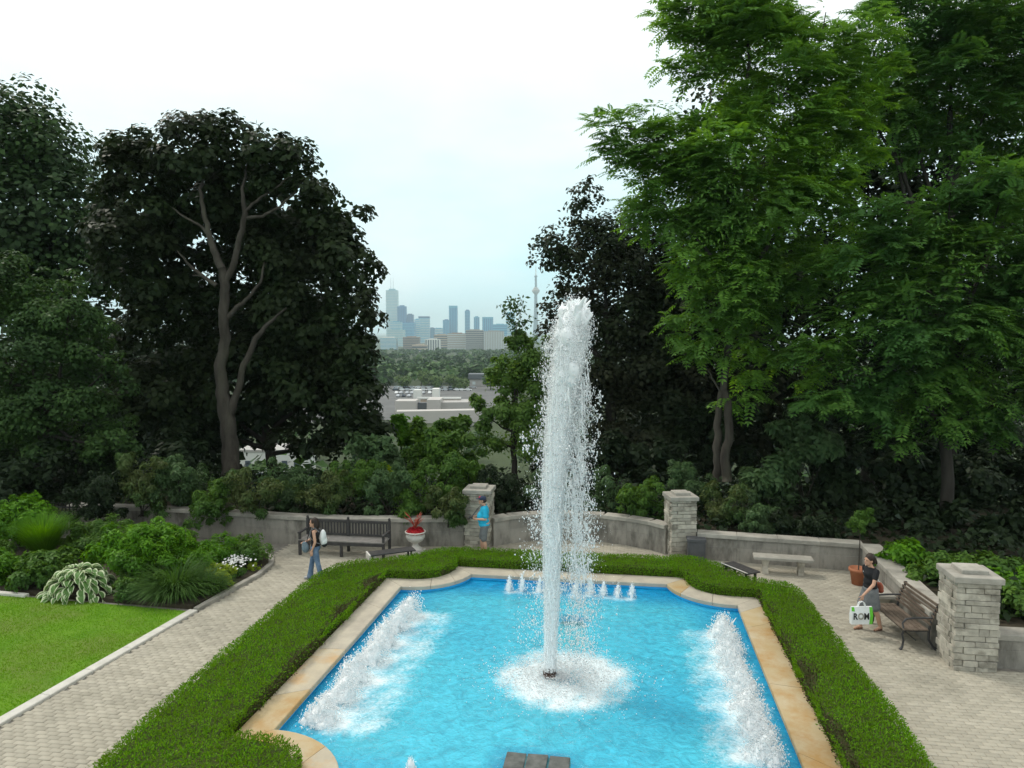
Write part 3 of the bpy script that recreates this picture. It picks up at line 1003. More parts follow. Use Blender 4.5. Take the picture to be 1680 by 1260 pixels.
def splash(jx, jy, h, rad, lean, label, group, count=520, small=False):
    h = h * (0.9 if small else 0.88)
    """one frothing jet: a ragged cone of foam grains and the drops it throws"""
    t = thing("water_jet", label, "water jet", (jx, jy, WZ), 0, group)
    # froth body: billows of foam fused into one ragged heap
    fb = MB()
    for q in range(26 if small else 84):
        u = random.random() ** (0.8 if small else 1.35)
        zc = u * h * (0.95 if small else 0.88)
        r_ = rad * ((1 - u) ** (0.4 if small else 0.75) * (0.72 if small else 1.0)) * math.sqrt(random.random())
        a = random.uniform(0, 6.283)
        sr = (random.uniform(0.022, 0.038) * (1.1 - 0.4 * u)) if small else random.uniform(0.028, 0.072) * (1.2 - 0.72 * u)
        cx_, cy_ = r_ * math.cos(a) + lean[0] * zc, r_ * math.sin(a) + lean[1] * zc
        fb.ell((cx_, cy_, zc - 0.02), (sr, sr, sr * random.uniform(1.0, 1.9)), 8, 6)
        if random.random() < (0.15 if small else 0.30):
            k_ = sr * random.uniform(1.4, 3.0)
            cap_(fb, (cx_, cy_, zc), sr * .6, (cx_ + random.gauss(0, .5) * k_, cy_ + random.gauss(0, .5) * k_, zc + k_ * 1.3), sr * .16, 6)
    cap_(fb, (0, 0, -0.05), rad * .5 if small else rad * .42, (lean[0] * h * .8, lean[1] * h * .8, h * .85), 0.016 if small else 0.035, 10)
    grow(fb, "froth", M['foam'], t, 0.011 if small else 0.019, 1)
    m = int(count * 1.5)
    a = rng.uniform(0, 6.283, m)
    w_ = rng.uniform(0, 1, m)
    rr = rad * (1.05 * w_ ** 0.7 + np.abs(rng.normal(0, 0.25, m)))
    z = h * np.clip(1 - w_, 0, 1) ** 1.1 * rng.uniform(0.6, 1.12, m) + np.abs(rng.normal(0, 0.05, m)) * (0.3 if small else 1)
    P_ = np.stack([rr * np.cos(a) + lean[0] * z + (0.25 * rad * lean[0] / 0.25 * rng.uniform(0, 1, m) ** 2 if not small else 0), rr * np.sin(a), z], 1)
    s = rng.uniform(0.2, 1, m) ** 2.5 * (0.009 if small else 0.017) + 0.0025
    tag(grains("spray", P_, np.stack([s, s, s * 1.5], 1), M['spray'], t), kind='stuff')
    return t


ordn = ["farthest", "second farthest", "third farthest", "middle", "third nearest", "second nearest", "nearest"]
for i, (a, b, h) in enumerate(left_jets):
    splash(a, b, h, 0.27, (0.30 + random.uniform(-.15, .15), 0), f"{ordn[i]} frothing white jet of the row along the left pool edge", "frothing jets along the pool sides", 900)
for i, (a, b, h) in enumerate(right_jets):
    splash(a, b, h, 0.26, (-0.15 + random.uniform(-.15, .15), 0), f"{ordn[i]} frothing white jet of the row along the right pool edge", "frothing jets along the pool sides", 900)
bl_lab = ["first small jet from the left in the row along the back edge", "second small jet from the left, tallest of the left pair at the back", "small back jet just left of the tall column, partly veiled",
          "small back jet straight behind the tall water column", "first small back jet to the right of the tall column", "tallest small back jet, second right of the tall column",
          "third small back jet right of the tall column", "small back jet next to the rightmost one", "rightmost small jet in the row along the back edge"]
for i, (a, b, h) in enumerate(back_jets):
    splash(a, b, h, 0.09, (0.03, 0), bl_lab[i], "small bubbling jets along the back edge", 320, True)
splash(-3.05, 9.95, 0.27, 0.08, (0.03, 0), "single small jet at the near end of the pool, by the bottom edge", "small bubbling jets along the front edge", 320, True)

# main jet
jet = thing("fountain_column", "tall white water column rising from the middle of the pool, leaning right at its top", "fountain", (JX, JY, WZ))
HJ = 7.05


def jc(z):
    """centre line of the column"""
    u = np.clip(z / HJ, 0, 1)
    return 0.02 * u + 0.42 * u ** 2.6 + 0.02 * np.sin(u * 9)


zz = np.concatenate([np.linspace(0.12, 6.6, 150), np.linspace(6.62, HJ, 24)])
seg = 36
th_ = np.linspace(0, 2 * np.pi, seg, endpoint=False)
for nm, r0, r1, mt, sd_ in (("water_core", 0.095, 0.30, 'foam', 1), ("water_veil", 0.115, 0.34, 'veil', 2)):
    u = zz / HJ
    if nm == "water_core":
        rad = r0 + (r1 - r0) * u ** 1.5
    else:
        rad = r0 + (r1 - r0) * u ** 1.2
    top = np.clip((HJ - 0.12 - zz) / 0.55, 0, 1) ** 0.5
    rad = rad * (0.25 + 0.75 * top)
    A, ZZ = np.meshgrid(th_, zz)
    nzz = np.zeros_like(A)
    r_ = np.random.default_rng(sd_)
    for k_ in range(16):
        m_ = r_.integers(1, 15)
        nzz += np.sin(A * m_ + ZZ * r_.uniform(-2, 2) * (1 + k_ * 0.3) + r_.uniform(0, 6)) / (1 + m_ * 0.5) * 0.22
    amp = 0.14 + 0.26 * (ZZ / HJ) ** 1.5
    RR = rad[:, None] * (1 + nzz * amp)
    V = np.stack([jc(ZZ) + RR * np.cos(A), RR * np.sin(A), ZZ + nzz * 0.12 * (ZZ / HJ) ** 6], -1).reshape(-1, 3)
    idx = np.arange(len(V)).reshape(A.shape)
    F = np.stack([idx[:-1], np.roll(idx[:-1], -1, 1), np.roll(idx[1:], -1, 1), idx[1:]], -1).reshape(-1, 4)
    link(nm, mesh_np(nm, V, F, True), M[mt], jet)
# froth on the outside of the column
n = 12000
z = HJ * (0.95 - rng.uniform(0, 1, n) ** 0.95 * 0.93)
u = z / HJ
a = rng.uniform(0, 6.283, n)
rb = (0.095 + 0.22 * u ** 1.4) * np.clip((HJ + 0.05 - z) / 0.4, 0.2, 1) ** 0.5
rr = rb * (0.95 + np.abs(rng.normal(0, 0.28, n)))
P_ = np.stack([jc(z) + rr * np.cos(a), rr * np.sin(a), z + rng.normal(0, 0.04, n)], 1)
s = rng.uniform(0.25, 1, n) ** 2 * (0.008 + 0.009 * u) + 0.002
grains("column_froth", P_, np.stack([s, s, s * rng.uniform(1.2, 2.6, n)], 1), M['foam'], jet)
# ragged crest: billows and tongues of water thrown off the top
ct = MB()
for i in range(70):
    a = random.uniform(0, 6.283)
    r0_ = random.uniform(0.05, 0.27)
    zc = HJ - random.uniform(0.2, 1.5)
    sr = random.uniform(.06, .12)
    ct.ell((float(jc(zc)) + r0_ * math.cos(a), r0_ * math.sin(a), zc), (sr, sr, sr * random.uniform(1, 1.6)), 8, 6)
for i in range(34):
    a = random.uniform(0, 6.283)
    r0_ = random.uniform(0.03, 0.23)
    zc = HJ - random.uniform(0.15, 0.55)
    L_ = random.uniform(.10, .34)
    p0_ = Vector((float(jc(zc)) + r0_ * math.cos(a), r0_ * math.sin(a), zc))
    d_ = Vector((math.cos(a) * random.uniform(.2, .8) + .15, math.sin(a) * random.uniform(.2, .8), random.uniform(.5, 1.2)))
    cap_(ct, p0_, random.uniform(.05, .08), p0_ + d_ * L_, random.uniform(.014, .03), 8)
grow(ct, "column_crest", M['foam'], jet, 0.022, 1)
n = 500
a = rng.uniform(0, 6.283, n)
el = rng.uniform(-0.3, 1.57, n)
rad = 0.33 * np.abs(rng.normal(0.95, 0.25, n))
P_ = np.stack([0.37 + rad * np.cos(a) * np.cos(el) * 0.95, rad * np.sin(a) * np.cos(el), HJ - 0.42 + rad * np.sin(el) * 1.2], 1)
s = rng.uniform(0.2, 1, n) ** 2 * 0.016 + 0.003
grains("crest_drops", P_, np.stack([s, s, s * 1.4], 1), M['foam'], jet)
# falling water: drops and mist, thickest on the right of the column
n = 46000
z = rng.uniform(0, 1, n) ** 0.85 * 6.6
side = rng.uniform(0, 1, n)
fall = np.clip((6.9 - z) / 6.9, 0, 1)
mu = np.where(side < 0.80, 0.37 + 0.18 * fall, -0.20 * fall - 0.10)
sg = np.where(side < 0.80, 0.05 + 0.18 * fall ** 0.7, 0.06 + 0.14 * fall)
gust = 0.05 * np.sin(z * 5.1) + 0.04 * np.sin(z * 11.7 + 1)
xo = jc(z) * 0.35 + mu + gust + rng.normal(0, 1, n) * sg
yo = rng.normal(0, 1, n) * (0.16 + 0.26 * fall)
P_ = np.stack([xo, yo, z], 1)
keep = rng.uniform(0, 1, n) < 0.55 + 0.45 * np.sin(z * 7.3 + xo * 9) * np.sin(z * 3.1 + yo * 7 + 2)
P_ = P_[keep]
n = len(P_)
s = np.minimum(rng.exponential(0.0042, n) + 0.003, 0.02)
grains("falling_drops", P_, np.stack([s, s, s * rng.uniform(1.0, 2.6, n)], 1), M['spray'], jet)
sv = MB()
for i in range(230):
    x0 = random.gauss(0.40, 0.12)
    y0 = random.gauss(0, 0.16)
    z1 = random.uniform(2.0, 6.7)
    L_ = random.uniform(0.15, 0.9) * (0.4 + 0.6 * z1 / 7)
    pts, rad = [], []
    k_ = 8
    x, y = x0 + 0.12 * (1 - z1 / 7), y0
    for j in range(k_):
        pts.append((x, y, z1 - L_ * j / (k_ - 1)))
        x += random.gauss(0.003, 0.016)
        y += random.gauss(0, 0.015)
        rad.append(random.choice((0.003, 0.005, 0.007, 0.013)) * (1 if 0 < j < k_ - 1 else 0.3))
    sv.tube(pts, rad, 5)
tag(sv.build("falling_strands", M['spray'], jet), kind='stuff')
# clots of water off to the sides
n = 420
cc_ = np.array([(0.62, -0.1, 3.55), (0.55, 0.0, 3.42), (0.75, 0.1, 3.3), (-0.52, 0, 4.55), (-0.46, 0.1, 4.3), (0.9, 0, 5.3), (0.78, .1, 4.4), (0.86, -.1, 4.9), (0.8, 0, 2.6), (0.7, .1, 2.2), (-0.35, 0, 2.9), (0.84, 0, 4.6), (0.8, 0, 5.1)])
P_ = cc_[rng.integers(0, len(cc_), n)] + rng.normal(0, 1, (n, 3)) * np.array([.035, .035, .06])
s = rng.uniform(0.3, 1, n) ** 1.5 * 0.024
grains("water_clots", P_, np.stack([s, s, s * 1.3], 1), M['foam'], jet)
# churned foam around the foot
n = 11000
a = rng.uniform(0, 6.283, n)
rr = np.abs(rng.normal(0.55, 0.40, n))
P_ = np.stack([0.25 + rr * np.cos(a) * 1.15, rr * np.sin(a), np.abs(rng.normal(0, 0.05, n)) * np.exp(-rr * 0.5)], 1)
s = rng.uniform(0.2, 1, n) ** 3 * 0.014 + 0.003
grains("foot_foam", P_, np.stack([s * 1.3, s * 1.3, s], 1), M['foam'], jet)
nz_ = MB()
nz_.tube([(0, 0, -0.5), (0, 0, 0.10)], 0.07, 12)
for q in range(8):
    t_ = q / 8 * 6.283
    nz_.tube([(0.10 * math.cos(t_), 0.10 * math.sin(t_), -0.1), (0.085 * math.cos(t_), 0.085 * math.sin(t_), 0.19)], 0.02, 6)
nz_.tube([(0, 0, 0.03), (0, 0, 0.09)], [0.125, 0.125], 14)
nz_.build("nozzle", M['nozzle'], jet)

# ------------------------------------------------------------------ foliage machinery
def leaf_quads(P_, Nn, D, L, W, fold=0.12):
    S = norm(np.cross(D, Nn))
    L = np.broadcast_to(np.asarray(L, float).reshape(-1, 1), (len(P_), 1))
    W = np.broadcast_to(np.asarray(W, float).reshape(-1, 1), (len(P_), 1))
    m = P_ + D * L * 0.45
    return np.stack([P_, m + S * W * 0.5 + Nn * L * fold, P_ + D * L, m - S * W * 0.5 + Nn * L * fold], 1)


def quads_mesh(name, Q):
    V = Q.reshape(-1, 3)
    return mesh_np(name, V, np.arange(len(V)).reshape(-1, 4))


def crown_points(blobs, n, sub=0.42, flat=0.75, inner=0.15, clump=None):
    """blobs: (centre, (rx,ry,rz)); returns points and outward normals, gathered in leaf clumps"""
    C_ = np.array([b[0] for b in blobs], float)
    Rr = np.array([b[1] for b in blobs], float)
    wt = (Rr ** 2).mean(1)
    wt = wt / wt.sum()
    # clumps on each blob's shell
    cc, cn, cr_ = [], [], []
    for c0, r0, w in zip(C_, Rr, wt):
        k = max(5, int(clump * w * len(blobs))) if clump else max(6, int(10 * (r0.mean() / 1.2) ** 2))
        d = norm(rng.normal(0, 1, (k, 3)))
        rad = rng.uniform(0.55, 1.05, (k, 1))
        cc.append(c0 + d * r0 * rad)
        cn.append(d)
        cr_.append(np.full(k, r0.mean() * sub) * rng.uniform(0.6, 1.25, k))
    cc, cn, cr_ = np.concatenate(cc), np.concatenate(cn), np.concatenate(cr_)
    w = cr_ ** 2
    pick = rng.choice(len(cc), n, p=w / w.sum())
    d = norm(rng.normal(0, 1, (n, 3)) + np.array([0, 0, 0.25]))
    rad = rng.uniform(0.2, 1, (n, 1)) ** 0.5
    P_ = cc[pick] + d * rad * cr_[pick][:, None] * np.array([1, 1, flat])
    Nn = norm(d * 0.7 + cn[pick] * 0.5 + np.array([0, 0, 0.7]) + rng.normal(0, 0.35, (n, 3)))
    ni = int(n * inner)
    if ni:
        b = rng.choice(len(C_), ni, p=wt)
        dd = norm(rng.normal(0, 1, (ni, 3))) * rng.uniform(0, 0.85, (ni, 1))
        P_[:ni] = C_[b] + dd * Rr[b]
    return P_, Nn


def leaves(P_, Nn, L, W, droop=0.25):
    n = len(P_)
    rd = rng.normal(0, 1, (n, 3))
    D = norm(rd - (rd * Nn).sum(1, keepdims=True) * Nn)
    D = norm(D + np.array([0, 0, -droop]))
    sc = rng.uniform(0.65, 1.2, n)
    return leaf_quads(P_, Nn, D, L * sc, W * sc)


def fronds(P_, Nn, C0, L, pairs=7, lw=0.36, droop=0.32):
    """compound leaves: a drooping midrib with paired leaflets"""
    n = len(P_)
    out = norm(norm(P_ - C0) * 0.5 + rng.normal(0, 0.7, (n, 3)))
    out[:, 2] = out[:, 2] * 0.4 + 0.15
    D = norm(out)
    up = np.array([0, 0, 1.0])
    S = norm(np.cross(D, up))
    Lr = L * rng.uniform(0.6, 1.15, n)[:, None]
    Q = []
    for j in range(pairs):
        t = 0.18 + 0.82 * j / (pairs - 1)
        p = P_ + D * Lr * t - up * Lr * droop * t * t
        dirr = norm(D - up * 2 * droop * t)
        nn = norm(np.cross(S, dirr) * 1.0 + rng.normal(0, 0.15, (n, 3)))
        nn = np.where(nn[:, 2:3] < 0, -nn, nn)
        for sgn in (-1, 1):
            ld = norm(S * sgn * 1.0 + dirr * 0.45 - up * 0.18)
            ll = Lr * lw * (1.15 - 0.55 * abs(t - 0.45))
            Q.append(leaf_quads(p, nn, ld, ll, ll * 0.42, 0.05))
    tip = P_ + D * Lr - up * Lr * droop
    Q.append(leaf_quads(tip, norm(np.cross(S, D)), norm(D - up * 2 * droop), Lr * lw, Lr * lw * 0.34, 0.05))
    return np.concatenate(Q)


def B(px, py, rpx, Y, sy=1.0, sz=0.85, dy=0.0):
    """leafy mass seen at a pixel of the photograph, at depth Y; radius in photo pixels"""
    p = at(px, py, Y=Y + dy)
    r = rpx / CF * Y
    return (p, (r, r * sy, r * sz))


def trunk(parent, paths, mat, base, n=9):
    mb = MB()
    for path, rads in paths:
        pts = [Vector(p) - base for p in path]
        # refine with a light wobble
        P2, R2 = [], []
        for i in range(len(pts) - 1):
            for k in range(4):
                t = k / 4
                q = pts[i].lerp(pts[i + 1], t)
                if i or k:
                    q = q + Vector((random.gauss(0, .02), random.gauss(0, .02), 0))
                P2.append(q)
                R2.append(rads[i] * (1 - t) + rads[i + 1] * t)
        P2.append(pts[-1])
        R2.append(rads[-1])
        mb.tube(P2, R2, n)
    return mb.build("trunk", mat, parent)


def tree(name, label, cat, base, blobs, nleaf, mat, L, W, bark=None, paths=None, frond=0, group=None, autolimbs=8, sub=0.42, clump=None, inner=0.15, r0=0.16, pairs=7, fl=0.65):
    base = Vector(base)
    t = thing(name, label, cat, base, 0, group)
    bl = [(np.array(b[0]) - np.array(base), b[1]) for b in blobs]
    P_, Nn = crown_points(bl, nleaf, sub=sub, clump=clump, inner=inner)
    C0 = np.mean([b[0] for b in bl], axis=0)
    Q = [leaves(P_, Nn, L, W)] if nleaf and not frond else []
    if frond:
        Pf, Nf = crown_points(bl, frond, sub=sub * 1.1, clump=clump, inner=0.05)
        Q.append(fronds(Pf, Nf, C0, fl, pairs))
        Q.append(leaves(P_, Nn, L, W))
    link("crown", quads_mesh("crown", np.concatenate(Q)), mat, t)
    if paths is None:
        cz = C0[2]
        paths = []
        top = base + Vector((C0[0] * 0.7, C0[1] * 0.7, cz * 0.95))
        mid = base.lerp(top, 0.45) + Vector((random.gauss(0, .1), random.gauss(0, .1), 0))
        paths.append(([base, mid, top], [r0, r0 * 0.75, r0 * 0.35]))
        for b in random.sample(bl, min(autolimbs, len(bl))):
            e_ = base + Vector(b[0])
            s_ = base.lerp(top, random.uniform(0.35, 0.85))
            m_ = s_.lerp(e_, 0.5) + Vector((0, 0, -0.15 * (e_ - s_).length * random.uniform(-.5, 1)))
            paths.append(([s_, m_, e_], [r0 * 0.4, r0 * 0.25, r0 * 0.08]))
    trunk(t, paths, bark or M['darkbark'], base)
    return t


def Pp(px, py, Y):
    return at(px, py, Y=Y)


# ------------------------------------------------------------------ haze
hz_ = MB().box(-21000, 21000, -400, 21000, -75, 510).build("haze", None)
hm_ = bpy.data.materials.new("haze")
hm_.use_nodes = True
hm_.node_tree.nodes.clear()
ho_ = hm_.node_tree.nodes.new("ShaderNodeOutputMaterial")
pv = hm_.node_tree.nodes.new("ShaderNodeVolumePrincipled")
pv.inputs["Color"].default_value = (0.80, 0.95, 1.0, 1)
pv.inputs["Density"].default_value = 0.00011
pv.inputs["Anisotropy"].default_value = 0.0
hm_.node_tree.links.new(pv.outputs[0], ho_.inputs["Volume"])
hz_.data.materials.append(hm_)
tag(hz_, kind='stuff')

# ------------------------------------------------------------------ city beyond the valley
def flat(name, c, rough=0.6):
    return surf(name, c, tuple(min(1, a * 1.12) for a in c), rough, 0.02)


CM = {'paleglass': flat("pale green glass", (.26, .46, .52), .4), 'blue': flat("blue glass", (.01, .15, .34), .4), 'darkblue': flat("dark blue glass", (.008, .09, .23), .4), 'teal': flat("teal glass", (.07, .35, .50), .4),
      'grey': flat("grey concrete", (.36, .34, .32)), 'brownc': flat("brown brick", (.30, .22, .18)), 'white': flat("white concrete", (.60, .60, .57)), 'wallpale': flat("pale rendered wall", (.44, .41, .38)), 'tan': flat("tan brick", (.42, .34, .27)),
      'win': flat("dark window band", (.07, .09, .11), .3), 'winl': flat("pale band", (.50, .56, .56), .5), 'roofdark': flat("dark roof house", (.10, .11, .12)), 'conc': flat("tower concrete", (.16, .22, .26))}


def building(label, x0, x1, ytop, Yd, wall, floors=0, band='win', vert=0, cap=None, depth=0.8, name="tower_block", mast=None, cat="building"):
    a, b = at(x0, ytop, Y=Yd), at(x1, ytop, Y=Yd)
    w = (b - a).length
    c_ = (a + b) / 2
    d = w * depth
    g = float(terr_h(0, c_.y)) - 2
    h = c_.z - g
    t = thing(name, label, cat, (c_.x, c_.y, g), TH)
    if cap:
        MB().box(-w / 2, w / 2, 0, d, 0, h * .94).build("wall", CM[wall], t)
        MB().box(-w / 2 - .5, w / 2 + .5, -.5, d + .5, h * .94 + .05, h).build("roof_storey", CM[cap], t)
    else:
        MB().box(-w / 2, w / 2, 0, d, 0, h).build("wall", CM[wall], t)
        MB().box(-w * .28, w * .28, d * .25, d * .75, h + .05, h + max(2.5, h * .03)).build("roof", CM[wall], t)
    if floors:
        mb = MB()
        for i in range(floors):
            z = h * (i + .35) / (floors + .3)
            mb.box(-w / 2 - .25, w / 2 + .25, -.25, d + .25, z, z + h / floors * .45)
        tag(mb.build("window_band", CM[band], t), kind='stuff')
    if vert:
        mb = MB()
        for i in range(vert):
            x = -w / 2 + w * (i + .3) / vert
            mb.box(x, x + w / vert * .4, -.3, -.01, h * .03, h * .97)
        tag(mb.build("window_strip", CM[band], t), kind='stuff')
    if mast:
        for mx_, mh in mast:
            MB().tube([(mx_ * w, d / 2, h), (mx_ * w, d / 2, h + mh * .6), (mx_ * w, d / 2, h + mh)], [1.6, 1.1, .5], 6).build("mast", CM['conc'], t)
    return t


building("tallest pale green tower with two masts at the left of the skyline", 633, 651.5, 476, 4600, 'paleglass', 34, 'winl', 0, None, .8, mast=((-.12, 78), (.1, 82)))
building("dark blue tower right of the tallest pale tower", 651.8, 666, 502.5, 4500, 'blue', 0, 'darkblue', 5, None, .7)
building("shorter dark blue tower with flat top, second right of the tallest tower", 666.3, 678, 516, 4550, 'darkblue', 0, 'blue', 4)
building("wide blue block in front of the two dark blue towers", 655, 679.5, 529, 4100, 'blue', 14, 'teal')
building("pale blue green building low at the left end of the skyline", 640, 658, 528, 3900, 'teal', 14, 'winl')
building("teal mid height block left of the dark capped tower", 679.8, 688, 524, 4200, 'teal', 12, 'winl')
building("teal tower with a dark cap left of the gap", 686.5, 704, 519, 4300, 'teal', 16, 'winl', 0, 'darkblue')
building("low dark blue block in the middle of the skyline", 704.3, 713, 538, 4400, 'darkblue', 0, 'teal', 4)
building("low wide teal block in the skyline gap", 711, 727, 538.5, 4650, 'teal', 6, 'winl')
building("medium blue tower attached to the tall central tower", 726.5, 737, 525, 4200, 'blue', 0, 'teal', 4)
building("tall blue tower with rounded crown in the centre of the skyline", 736.5, 750, 501.5, 4250, 'blue', 0, 'teal', 5, 'teal')
building("slender blue grey tower standing alone right of centre", 762.6, 770.7, 509.5, 4300, 'blue', 22, 'teal')
building("small pale topped tower between the slender tower and the wide pair", 777.3, 786.5, 520, 4200, 'teal', 0, 'blue', 3)
building("wide blue twin block right in the skyline", 791.3, 808.8, 520, 4100, 'blue', 0, 'teal', 5, 'teal')
building("long low teal block below the green sprig", 808.9, 832, 532, 3900, 'teal', 8, 'blue')
building("teal tower half hidden by the green sprig", 830, 845, 513, 4300, 'teal', 18, 'winl')
building("striped white apartment block at the left foot of the skyline", 624, 650, 554, 2300, 'white', 9, 'teal')
building("pale glass block behind the striped apartment block", 636, 662, 541, 2900, 'paleglass', 10, 'winl')
building("brown brick apartment block left of the white building", 661, 687, 553, 2300, 'brownc', 7, 'win')
building("white building with dark upright window strips", 697, 721, 557, 2000, 'white', 0, 'win', 6)
building("tan block behind the white building", 712, 736, 549, 2500, 'tan', 6, 'win')
building("long brown grey apartment slab in the centre", 734, 764, 547, 2350, 'brownc', 9, 'winl')
building("broad grey apartment slab with rows of windows", 764.3, 793.3, 541.5, 2300, 'grey', 10, 'win', 0, None, .4)
building("grey apartment slab with upright stripes, rightmost of the pair", 794, 827, 543.5, 2250, 'grey', 0, 'winl', 12, None, .4)
building("low pale block at the right foot of the skyline", 826, 850, 552, 2400, 'white', 5, 'win')
building("low tan houses at the foot of the striped block", 676, 700, 566, 1900, 'tan', 2, 'win')
# distant observation tower
tp = at(879, 520, Y=5000)
tw = thing("observation_tower", "slim concrete observation tower with round pod and spire beside the sprig", "tower", (tp.x, tp.y, -62), TH)
MB().lathe([(30, 0), (20, 60), (14, 150), (11, 250), (10, 338)], 14).build("shaft", CM['conc'], tw)
MB().lathe([(10, 325), (17, 332), (24, 340), (26, 347), (26, 353), (22, 357), (17, 360), (17, 366), (11, 372), (8, 374)], 20).build("pod", CM['grey'], tw)
MB().lathe([(8, 374), (7, 440)], 12).build("upper_shaft", CM['conc'], tw)
MB().lathe([(10, 440), (11, 447), (8, 452), (4, 453)], 14).build("sky_pod", CM['conc'], tw)
MB().lathe([(4, 453), (3, 490), (1.6, 520), (.6, 553)], 8).build("antenna", CM['white'], tw)

# pale flat roofed buildings in the valley
def valley_box(t, name, x0, x1, ytop, ybase, Yd, mat, depth=10, extra=0):
    a, b = at(x0, ytop, Y=Yd), at(x1, ytop, Y=Yd)
    zb = at(x0, ybase, Y=Yd).z
    c_ = (a + b) / 2
    w = (b - a).length
    loc = Vector((c_.x, c_.y, 0)) - Vector(t.location)
    mb = MB().box(-w / 2, w / 2, 0, depth, zb, a.z)
    ca, sa = math.cos(TH + extra), math.sin(TH + extra)
    mb.v = [(x * ca - y * sa + loc.x, x * sa + y * ca + loc.y, z - t.location.z) for x, y, z in mb.v]
    return mb.build(name, CM[mat] if mat in CM else M[mat], t)


w1 = thing("flat_roofed_building", "pale flat roofed building with stepped blocks at the bottom of the gap", "building", at(715, 690, Y=290).xy.to_3d() + Vector((0, 0, -28)))
valley_box(w1, "front_wall", 652, 790, 674, 702, 278, 'wallpale', 6, R(9))
valley_box(w1, "left_block", 648, 682, 658, 690, 300, 'wallpale', 10)
valley_box(w1, "recess", 682, 702, 661, 690, 306, 'roofdark', 3)
valley_box(w1, "middle_block", 700, 722, 656, 690, 304, 'wallpale', 12)
valley_box(w1, "right_block", 722, 790, 660, 690, 308, 'grey', 14, R(6))
valley_box(w1, "parapet", 684, 756, 652, 655, 318, 'white', 2)
valley_box(w1, "stair_tower", 678, 690, 640, 658, 322, 'white', 6)
valley_box(w1, "stair_tower", 709, 720, 638, 658, 322, 'white', 6)
valley_box(w1, "back_wall", 690, 756, 655.2, 664, 318.5, 'tan', 2)
w2 = thing("flat_roofed_building", "pale walled building glimpsed under the big maple beside its trunk", "building", at(440, 790, Y=165).xy.to_3d() + Vector((0, 0, -28)))
valley_box(w2, "wall", 392, 500, 742, 800, 165, 'white', 9)
valley_box(w2, "roof", 390, 502, 738, 741.8, 164.8, 'grey', 9.5)
for i in range(5):
    valley_box(w2, "window", 402 + i * 20, 411 + i * 20, 756, 770, 164.85, 'win', .14)
    valley_box(w2, "window", 402 + i * 20, 411 + i * 20, 776, 788, 164.85, 'win', .14)
hs_ = thing("house", "dark roofed house at the edge of the far wood behind the parked cars", "house", at(783, 628, Y=470).xy.to_3d() + Vector((0, 0, -29)))
valley_box(hs_, "wall", 770, 797, 622, 640, 470, 'grey', 12)
valley_box(hs_, "roof", 768, 799, 614, 621.8, 469, 'roofdark', 14)
valley_box(hs_, "window", 775, 780, 626, 631, 469.8, 'winl', .2)
# car park
cp = [at(x, y, z=-28.6) for x, y in ((500, 700), (800, 700), (860, 634), (440, 634))]
MB().prism([(p.x, p.y) for p in cp], -29.6, -28.3).build("car_park", M['asphalt'])
tag(bpy.data.objects["car_park"], kind='structure')


def car_meshes():
    body = MB()
    prof = [(-2.2, .35), (-2.2, .8), (-1.9, .95), (-1.1, 1.0), (1.2, 1.0), (2.1, .85), (2.25, .6), (2.2, .35)]
    cab_ = [(-1.7, .95), (-1.2, 1.42), (.4, 1.45), (1.2, 1.0)]
    for pr, hw in ((prof, .88), (cab_, .74)):
        n = len(pr)
        V = [(x, -hw, z) for x, z in pr] + [(x, hw, z) for x, z in pr]
        F = [tuple(range(n)), tuple(reversed(range(n, 2 * n)))] + [(i, i + n, (i + 1) % n + n, (i + 1) % n) for i in range(n)]
        body.add(V, F)
    glass = MB()
    glass.add([(.45, -.66, 1.44), (.45, .66, 1.44), (1.15, .7, 1.06), (1.15, -.7, 1.06)], [(0, 1, 2, 3)])
    for s in (-1, 1):
        glass.add([(-1.4, s * .76, 1.02), (.9, s * .76, 1.02), (.35, s * .75, 1.38), (-1.1, s * .75, 1.38)], [(0, 1, 2, 3)])
    wh = MB()
    for x in (-1.35, 1.4):
        for s in (-1, 1):
            wh.tube([(x, s * .72, .33), (x, s * .9, .33)], .33, 12)
    return body, glass, wh


cb, cg, cw = car_meshes()
CP = [flat("white car paint", (.75, .75, .74), .25), flat("silver car paint", (.45, .46, .48), .25), flat("dark car paint", (.04, .045, .06), .25)]
cgl = flat("car glass", (.35, .42, .46), .12)
tyre = flat("tyre", (.02, .02, .02))
protos = []
cword = ['white', 'silver', 'dark']
for i in range(3):
    t = thing("parked_car", f"{cword[i]} car parked in the rows beyond the pale roofs", "car", (0, 0, 0), 0, f"{cword[i]} cars parked in the valley car park")
    cb.build("body", CP[i], t)
    cg.build("window", cgl, t)
    cw.build("wheels", tyre, t)
    protos.append(t)
spots = [(x, y) for y, xs_ in ((641, range(650, 770, 9)), (646, range(650, 710, 9)), (637, range(650, 780, 9)), (651, range(652, 690, 10))) for x in xs_]
spots += [(545 + 11 * k, 672) for k in range(5)] + [(540 + 12 * k, 683) for k in range(4)]
usedp = set()
for k, (x, y) in enumerate(spots):
    i = random.choice((0, 0, 1, 1, 2))
    p = at(x + random.uniform(-1.5, 1.5), y, z=-28.3)
    rz_ = TH + R(90 if y > 645 else 0) + random.gauss(0, .04)
    if i not in usedp:
        usedp.add(i)
        c_ = protos[i]
        c_.location = (p.x, p.y, -28.3)
        c_.rotation_euler = (0, 0, rz_)
    else:
        copy_thing(protos[i], (p.x, p.y, -28.3), rz_)

